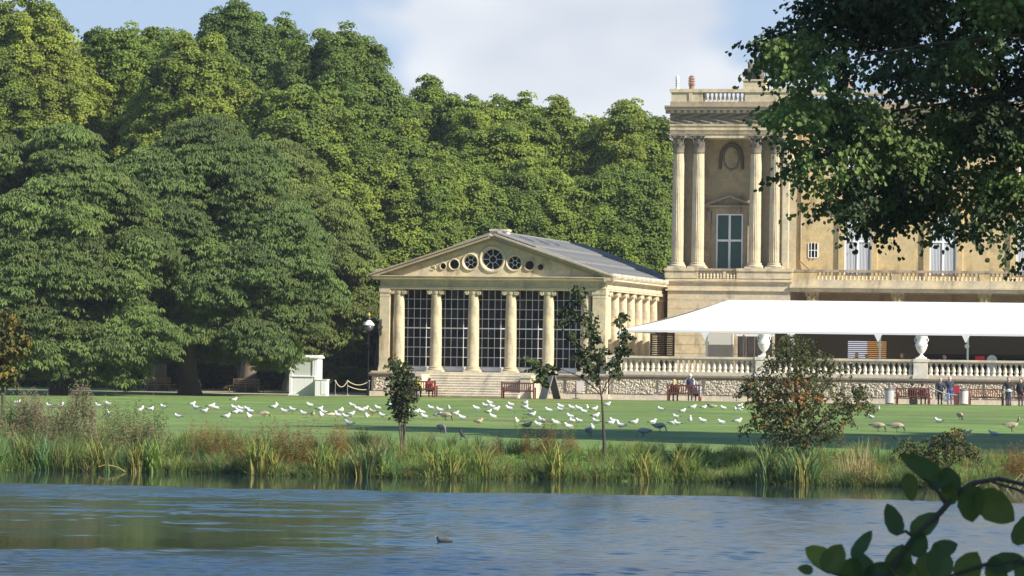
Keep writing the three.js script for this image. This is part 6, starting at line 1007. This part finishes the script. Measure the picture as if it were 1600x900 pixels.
// facing +z in its own axes; o: seated, top, sleeves, legs, shoes, hair, lean, arms
function person(label, pos, turn, o) {
  const t = fThing('person', label, 'person', pos, turn), k = (o.h || 1.73) / 1.73, top = o.top, sl = o.sleeves || top, lg = o.legs, sh = o.shoes || [0.03, 0.03, 0.03], hair = o.hair, lean = o.lean || 0;
  const hipY = o.seated ? 0.52 : 0.90, hz = 0, up = (y, z = 0, x = 0) => [x, hipY + y * Math.cos(lean), hz + z + y * Math.sin(lean)];
  const neck = up(0.54), head = up(0.70, 0.02), b = [];
  b.push([up(0.02, 0, -0.08), up(0.02, 0, 0.08), 0.135, 0.135, lg], [up(0.12), up(0.30), 0.15, 0.165, top], [up(0.40, 0, -0.11), up(0.40, 0, 0.11), 0.125, 0.125, top], [up(0.22, -0.01, -0.06), up(0.42, -0.01, -0.09), 0.12, 0.12, top], [up(0.22, -0.01, 0.06), up(0.42, -0.01, 0.09), 0.12, 0.12, top], [up(0.44), neck, 0.07, 0.055, SK], [neck, up(0.60), 0.052, 0.055, SK]);
  b.push([up(0.665, 0.015), up(0.735, 0.005), 0.078, 0.095, SK], [up(0.63, 0.055), up(0.66, 0.06), 0.045, 0.05, SK], [up(0.69, 0.105), up(0.672, 0.122), 0.014, 0.015, SK], [up(0.69, 0, -0.088), up(0.67, 0, -0.088), 0.02, 0.015, SK], [up(0.69, 0, 0.088), up(0.67, 0, 0.088), 0.02, 0.015, SK]);
  for (const s of [-1, 1]) {
    const hp = up(-0.02, 0, s * 0.095), kn = o.seated ? [s * 0.13, 0.50, 0.43] : [s * (0.10 + (o.step || 0) * 0.02), 0.49, (s > 0 ? 1 : -1) * (o.step || 0) * 0.12 + 0.03], an = o.seated ? [s * 0.13, 0.09, 0.40] : [s * 0.105, 0.085, (s > 0 ? 1 : -1) * (o.step || 0) * 0.2 - 0.02];
    b.push([hp, kn, 0.098, 0.062, lg], [kn, an, 0.06, 0.042, lg], [[an[0], 0.05, an[2] - 0.03], [an[0], 0.042, an[2] + 0.17], 0.046, 0.04, sh]);
    const shd = up(0.46, 0, s * 0.19), A = (o.arms || {})[s] || [[s * 0.26, -0.29, 0.02], [s * 0.25, -0.53, 0.08]], el = [A[0][0], shd[1] + A[0][1], shd[2] + A[0][2]], wr = [A[1][0], shd[1] + A[1][1], shd[2] + A[1][2]];
    b.push([shd, el, 0.062, 0.05, sl], [el, wr, 0.047, 0.036, o.bare ? SK : sl]);
    (o._h = o._h || []).push([wr, [wr[0] - el[0], wr[1] - el[1], wr[2] - el[2]], [-s * 0.4, 0, 1]]);
  }
  const body = personGeo(b, o.res), g = mergeGeometries([body, ...o._h.map(([w, d, s]) => hand(w, d, s, SK))]);
  mesh('body', g, birdMat, t);
  const cap = new THREE.SphereGeometry(0.112, 16, 10, 0, 6.2832, 0, o.bald ? 0.9 : 1.75); cap.rotateX(-0.38); cap.translate(...up(0.725, -0.012)); mesh('hair', [muv(cap), ...(o.long ? [muv(tube([V(...up(0.72, -0.05)), V(...up(0.58, -0.09)), V(...up(0.42, -0.12))], 0.10, 0.07, 10))] : [])], std(hair, 0.8), t);
  mesh('eye', [-1, 1].map((s) => { const e = new THREE.SphereGeometry(0.011, 6, 5); e.translate(...up(0.695, 0.098, s * 0.034)); return e; }), M.dark, t);
  const lip = new THREE.SphereGeometry(0.022, 8, 5); lip.scale(1, 0.3, 0.4); lip.translate(...up(0.635, 0.10)); mesh('mouth', lip, std([0.35, 0.13, 0.12]), t);
  t.scale.setScalar(k); return t;
}
{
  const gy = (x, z) => groundY(fac(x, 0, z)[0], fac(x, 0, z)[2]) - 1.85 + 0.015, P = (px, z, dy = 0) => { const x = pxX(px, z); return [x, gy(x, z) + dy, z]; };
  const navy = [0.03, 0.035, 0.06], black = [0.02, 0.02, 0.022], jean = [0.05, 0.08, 0.17], Bk = Math.PI;
  person('person in a bright yellow jacket seated left on the bench beside the steps', P(652, 4.95, -0.04), Bk, { seated: 1, top: [0.62, 0.70, 0.06], legs: navy, hair: [0.08, 0.05, 0.03] });
  person('person in a pink-red jacket seated right on the bench beside the steps', P(671, 4.95, -0.04), Bk, { seated: 1, top: [0.62, 0.05, 0.10], legs: navy, hair: [0.05, 0.035, 0.03], h: 1.6 });
  person('person in a dark coat with blond hair seated left on the three-person bench', P(1053.5, 3.95, -0.02), Bk, { seated: 1, top: [0.055, 0.03, 0.035], legs: black, hair: [0.50, 0.36, 0.16], long: 1, h: 1.78 });
  person('white-haired person in a dark waistcoat and white sleeves standing at the three-person bench', P(1078.5, 3.1), Bk + 0.2, { top: [0.035, 0.035, 0.075], sleeves: [0.62, 0.64, 0.72], legs: black, hair: [0.75, 0.73, 0.66], h: 1.72 });
  person('grey-haired person in a pale blue shirt seated right on the three-person bench', P(1088.5, 3.95, -0.08), Bk, { seated: 1, top: [0.36, 0.50, 0.68], legs: [0.05, 0.05, 0.07], hair: [0.36, 0.31, 0.25], h: 1.64 });
  person('bulky person in black seated on the bench with a dark bag below', P(1426, 3.95), Bk, { seated: 1, top: [0.028, 0.028, 0.03], legs: black, hair: [0.02, 0.02, 0.02], h: 1.72 });
  person('person in dark plum seated at the right end of the two-person bench', P(1441.5, 3.95), Bk, { seated: 1, top: [0.10, 0.03, 0.05], legs: [0.10, 0.04, 0.06], hair: [0.06, 0.04, 0.03], h: 1.70 });
  person('stooping balding person in dark blue jacket, left of the standing pair', P(1469, 3.4), 0.3, { top: navy, legs: black, hair: [0.40, 0.30, 0.26], bald: 1, lean: 0.12, h: 1.68, arms: { 1: [[0.27, -0.26, 0.08], [0.30, -0.36, 0.28]] } });
  person('grey-haired person in navy jacket and blue jeans, right of the standing pair', P(1484, 3.3), 0.1, { top: [0.03, 0.045, 0.075], legs: [0.07, 0.12, 0.32], hair: [0.5, 0.45, 0.38], h: 1.76, arms: { [-1]: [[-0.28, -0.28, 0.06], [-0.33, -0.42, 0.2]] } });
  person('person in a black jacket and jeans walking past the right end of the long bench', P(1576, 4.9), 0.2, { top: [0.025, 0.02, 0.024], legs: [0.06, 0.10, 0.20], hair: [0.04, 0.035, 0.03], step: 1, h: 1.78, arms: { 1: [[0.34, -0.25, 0.02], [0.40, -0.46, 0.1]], [-1]: [[-0.34, -0.25, 0.02], [-0.36, -0.5, 0.08]] } });
  person('person in dark clothes half hidden by leaves at the right edge of the path', P(1595, 4.4), -0.2, { top: [0.03, 0.035, 0.035], legs: [0.08, 0.03, 0.05], hair: [0.03, 0.03, 0.03], h: 1.72 });
  const wb = fThing('waist_bag', 'white bag worn at the waist of the person in jeans at the right', 'bag', P(1576.5, 5.12, 0.92)); mesh('pouch', (() => { const g = new THREE.SphereGeometry(0.15, 14, 10); g.scale(1.0, 0.62, 0.5); return g; })(), M.white, wb); mesh('belt', bx(-0.24, 0.24, -0.035, 0.035, -0.06, 0.0), M.white, wb); mesh('flap', (() => { const g = new THREE.SphereGeometry(0.12, 10, 6); g.scale(1, 0.4, 0.5); g.translate(0, 0.07, 0.03); return g; })(), M.white, wb);
  const cb = fThing('carrier_bag', 'white carrier bag hanging from the hand of the person in blue jeans', 'bag', P(1478.5, 3.8, 0.42)); mesh('bag', (() => { const g = new THREE.SphereGeometry(0.2, 14, 12), p = g.attributes.position; for (let i = 0; i < p.count; i++) { const y = p.getY(i); p.setXYZ(i, p.getX(i) * (y > 0 ? 0.75 : 1), y * 1.25, p.getZ(i) * 0.55); } g.computeVertexNormals(); return g; })(), M.white, cb); mesh('handle', tube([V(-0.06, 0.2, 0), V(0, 0.42, 0), V(0.06, 0.2, 0)], 0.012, 0.012, 5), M.white, cb);
  const db = fThing('holdall', 'black holdall on the ground under the two-person bench', 'bag', P(1427.5, 4.1)); mesh('body', (() => { const g = new THREE.BoxGeometry(0.5, 0.34, 0.3, 4, 4, 4), p = g.attributes.position; for (let i = 0; i < p.count; i++) { const v = V(p.getX(i), p.getY(i), p.getZ(i)), k = 1 - 0.18 * Math.pow(Math.abs(v.y) / 0.17, 4) * 0.6; p.setXYZ(i, v.x * k, v.y, v.z * k); } g.translate(0, 0.17, 0); g.computeVertexNormals(); return g; })(), M.dark, db); mesh('strap', tube([V(-0.15, 0.34, 0), V(0, 0.46, 0), V(0.15, 0.34, 0)], 0.015, 0.015, 5), M.dark, db);
  // visitors inside the marquee
  [[1278, -7, 'visitor in grey seated inside the marquee left of the slatted blind', [0.10, 0.10, 0.11], [0.5, 0.48, 0.45]], [1300, -9, 'visitor in black seated inside the marquee just left of the slatted blind', [0.02, 0.02, 0.02], [0.05, 0.04, 0.03]], [1338, -6, 'visitor in dark brown seated in front of the slatted blind', [0.05, 0.035, 0.03], [0.04, 0.03, 0.03]], [1354, -8, 'visitor in black seated at the orange half of the slatted blind', [0.02, 0.02, 0.025], [0.03, 0.02, 0.02]], [1408, -6, 'visitor in dark red inside the marquee left of the white urn', [0.09, 0.03, 0.03], [0.2, 0.13, 0.1]], [1475, -7, 'visitor in brown inside the marquee right of the white urn', [0.07, 0.05, 0.035], [0.30, 0.22, 0.16]]].forEach(([px, z, label, c, h], i) => person(label, [pxX(px, z), 1.55 + (i % 2 ? 0.12 : 0.2), z], (i - 2) * 0.5, { seated: 1, top: c, legs: [0.02, 0.02, 0.02], hair: h, h: 1.9, res: 44 }));
  [1278, 1300, 1338, 1354, 1408, 1475].forEach((px, i) => { const z = [-7, -9, -6, -8, -6, -7][i], c = fThing('cafe_chair', 'dark cafe chair under a seated visitor, number hidden', 'chair', [pxX(px, z), 1.55, z], (i - 2) * 0.5, 'cafe chairs inside the marquee'); c.userData.label = ['dark cafe chair of the visitor in grey, left of the slatted blind', 'dark cafe chair of the visitor in black just left of the slatted blind', 'dark cafe chair of the visitor in dark brown before the slatted blind', 'dark cafe chair of the visitor at the orange half of the blind', 'dark cafe chair of the visitor in dark red left of the urn', 'dark cafe chair of the visitor in brown right of the urn'][i]; mesh('seat', bx(-0.24, 0.24, 0.56, 0.6, -0.24, 0.24), M.dark, c); mesh('backrest', bx(-0.24, 0.24, 0.8, 1.05, -0.27, -0.24), M.dark, c); for (const [a, b] of [[-1, -1], [1, -1], [-1, 1], [1, 1]]) mesh('leg', bar([a * 0.21, 0, b * 0.22], [a * 0.21, b < 0 ? 1.0 : 0.56, b * 0.22], 0.018), M.dark, c); });
}

// ---------------------------------------------------------------- the twig close to the viewer at the lower right
{
  const D = 8, b = at(1480, 905, D), t = thing('alder_branch', 'dark out-of-focus leafy branch close to the viewer at the lower right', 'branch', [b.x, b.y, b.z]), r = rngOf(88), L = (x, y, z = 0) => at(x, y, D + z).sub(b);
  const stem = (w, ...pts) => tube(pts.map(([x, y, z]) => L(x, y, z || 0)), w, w * 0.5, 7);
  mesh('stem', [stem(0.0075, [1380, 940], [1400, 880], [1430, 838], [1470, 800], [1496, 770], [1520, 755, 0.05], [1560, 748, 0.1], [1620, 762, 0.15]), stem(0.005, [1390, 900], [1340, 905], [1290, 892], [1270, 880]), stem(0.0055, [1660, 875], [1600, 878], [1540, 882], [1470, 905]), stem(0.004, [1480, 790], [1460, 760], [1440, 745]), stem(0.004, [1430, 840], [1415, 830], [1402, 835]), stem(0.004, [1640, 790], [1590, 765], [1540, 750])], std([0.06, 0.045, 0.04]), t);
  const leafShape = (len, wid, curl, seed) => {         // a rounded, cupped leaf with a midrib fold and a drooping tip
    const nu = 9, nv = 6, pos = [], idx = [], q = rngOf(seed);
    for (let i = 0; i <= nu; i++) for (let j = 0; j <= nv; j++) { const u = i / nu, v = j / nv * 2 - 1, w = wid / 2 * Math.pow(Math.sin(Math.PI * Math.min(1, 0.04 + Math.pow(u, 0.8) * 0.96)), 0.62) * (1 + 0.04 * Math.sin(u * 23 + v * 3)); pos.push(len * u, v * w, curl * len * (u * u) - Math.abs(v) * -0.10 * wid + 0.01 * len * Math.sin(u * 12 + j)); }
    for (let i = 0; i < nu; i++) for (let j = 0; j < nv; j++) { const a = i * (nv + 1) + j; idx.push(a, a + nv + 1, a + 1, a + 1, a + nv + 1, a + nv + 2); }
    const g = new THREE.BufferGeometry(); g.setAttribute('position', new THREE.Float32BufferAttribute(pos, 3)); g.setIndex(idx); g.computeVertexNormals(); return g;
  };
  const dk = [leafMat([0.085, 0.13, 0.036], 0.5), leafMat([0.115, 0.15, 0.034], 0.5), leafMat([0.066, 0.11, 0.04], 0.45)], mid = leafMat([0.2, 0.24, 0.05], 0.5);
  // [base x, base y, angle in degrees (0 right, 90 up), length, width, depth offset, light]
  [[1472, 745, 155, 88, 42], [1418, 740, -80, 52, 34], [1490, 770, 110, 52, 46], [1512, 758, -78, 74, 62], [1526, 772, -34, 88, 66], [1405, 836, 112, 62, 38, 0.1], [1425, 835, 40, 62, 44], [1478, 788, 70, 40, 40], [1332, 872, 52, 62, 30, -0.1], [1300, 880, 150, 56, 44, -0.1, 1], [1290, 895, 60, 60, 52, -0.2], [1360, 905, 120, 58, 46], [1400, 900, 80, 60, 58], [1440, 905, 60, 62, 56, 0.1], [1430, 870, 75, 50, 40], [1470, 905, 95, 66, 58, -0.1], [1500, 910, 60, 64, 58], [1545, 885, 15, 66, 44], [1585, 850, 62, 64, 44, 0.1], [1600, 890, 30, 60, 44], [1350, 900, 20, 64, 36], [1320, 910, 70, 56, 52], [1390, 880, -20, 60, 44], [1455, 865, 20, 52, 40], [1270, 892, 170, 30, 22, -0.2], [1560, 915, 100, 56, 48], [1450, 760, 30, 44, 34, 0.1], [1610, 915, 120, 54, 46]].forEach(([x, y, ang, len, wid, z = 0, light], i) => {
    const s = FPX / (D + z), g = leafShape(len / s * 0.86, wid / s * 0.76, (r() - 0.6) * 0.5, 40 + i), a = ang * Math.PI / 180;
    g.rotateX((r() - 0.5) * 0.7); g.rotateY((r() - 0.5) * 0.6); g.rotateZ(a); const p = L(x, y, z); g.translate(p.x, p.y, p.z);
    mesh('leaf', g, light ? mid : dk[i % 3], t);
  });
}

renderer.render(scene, camera);
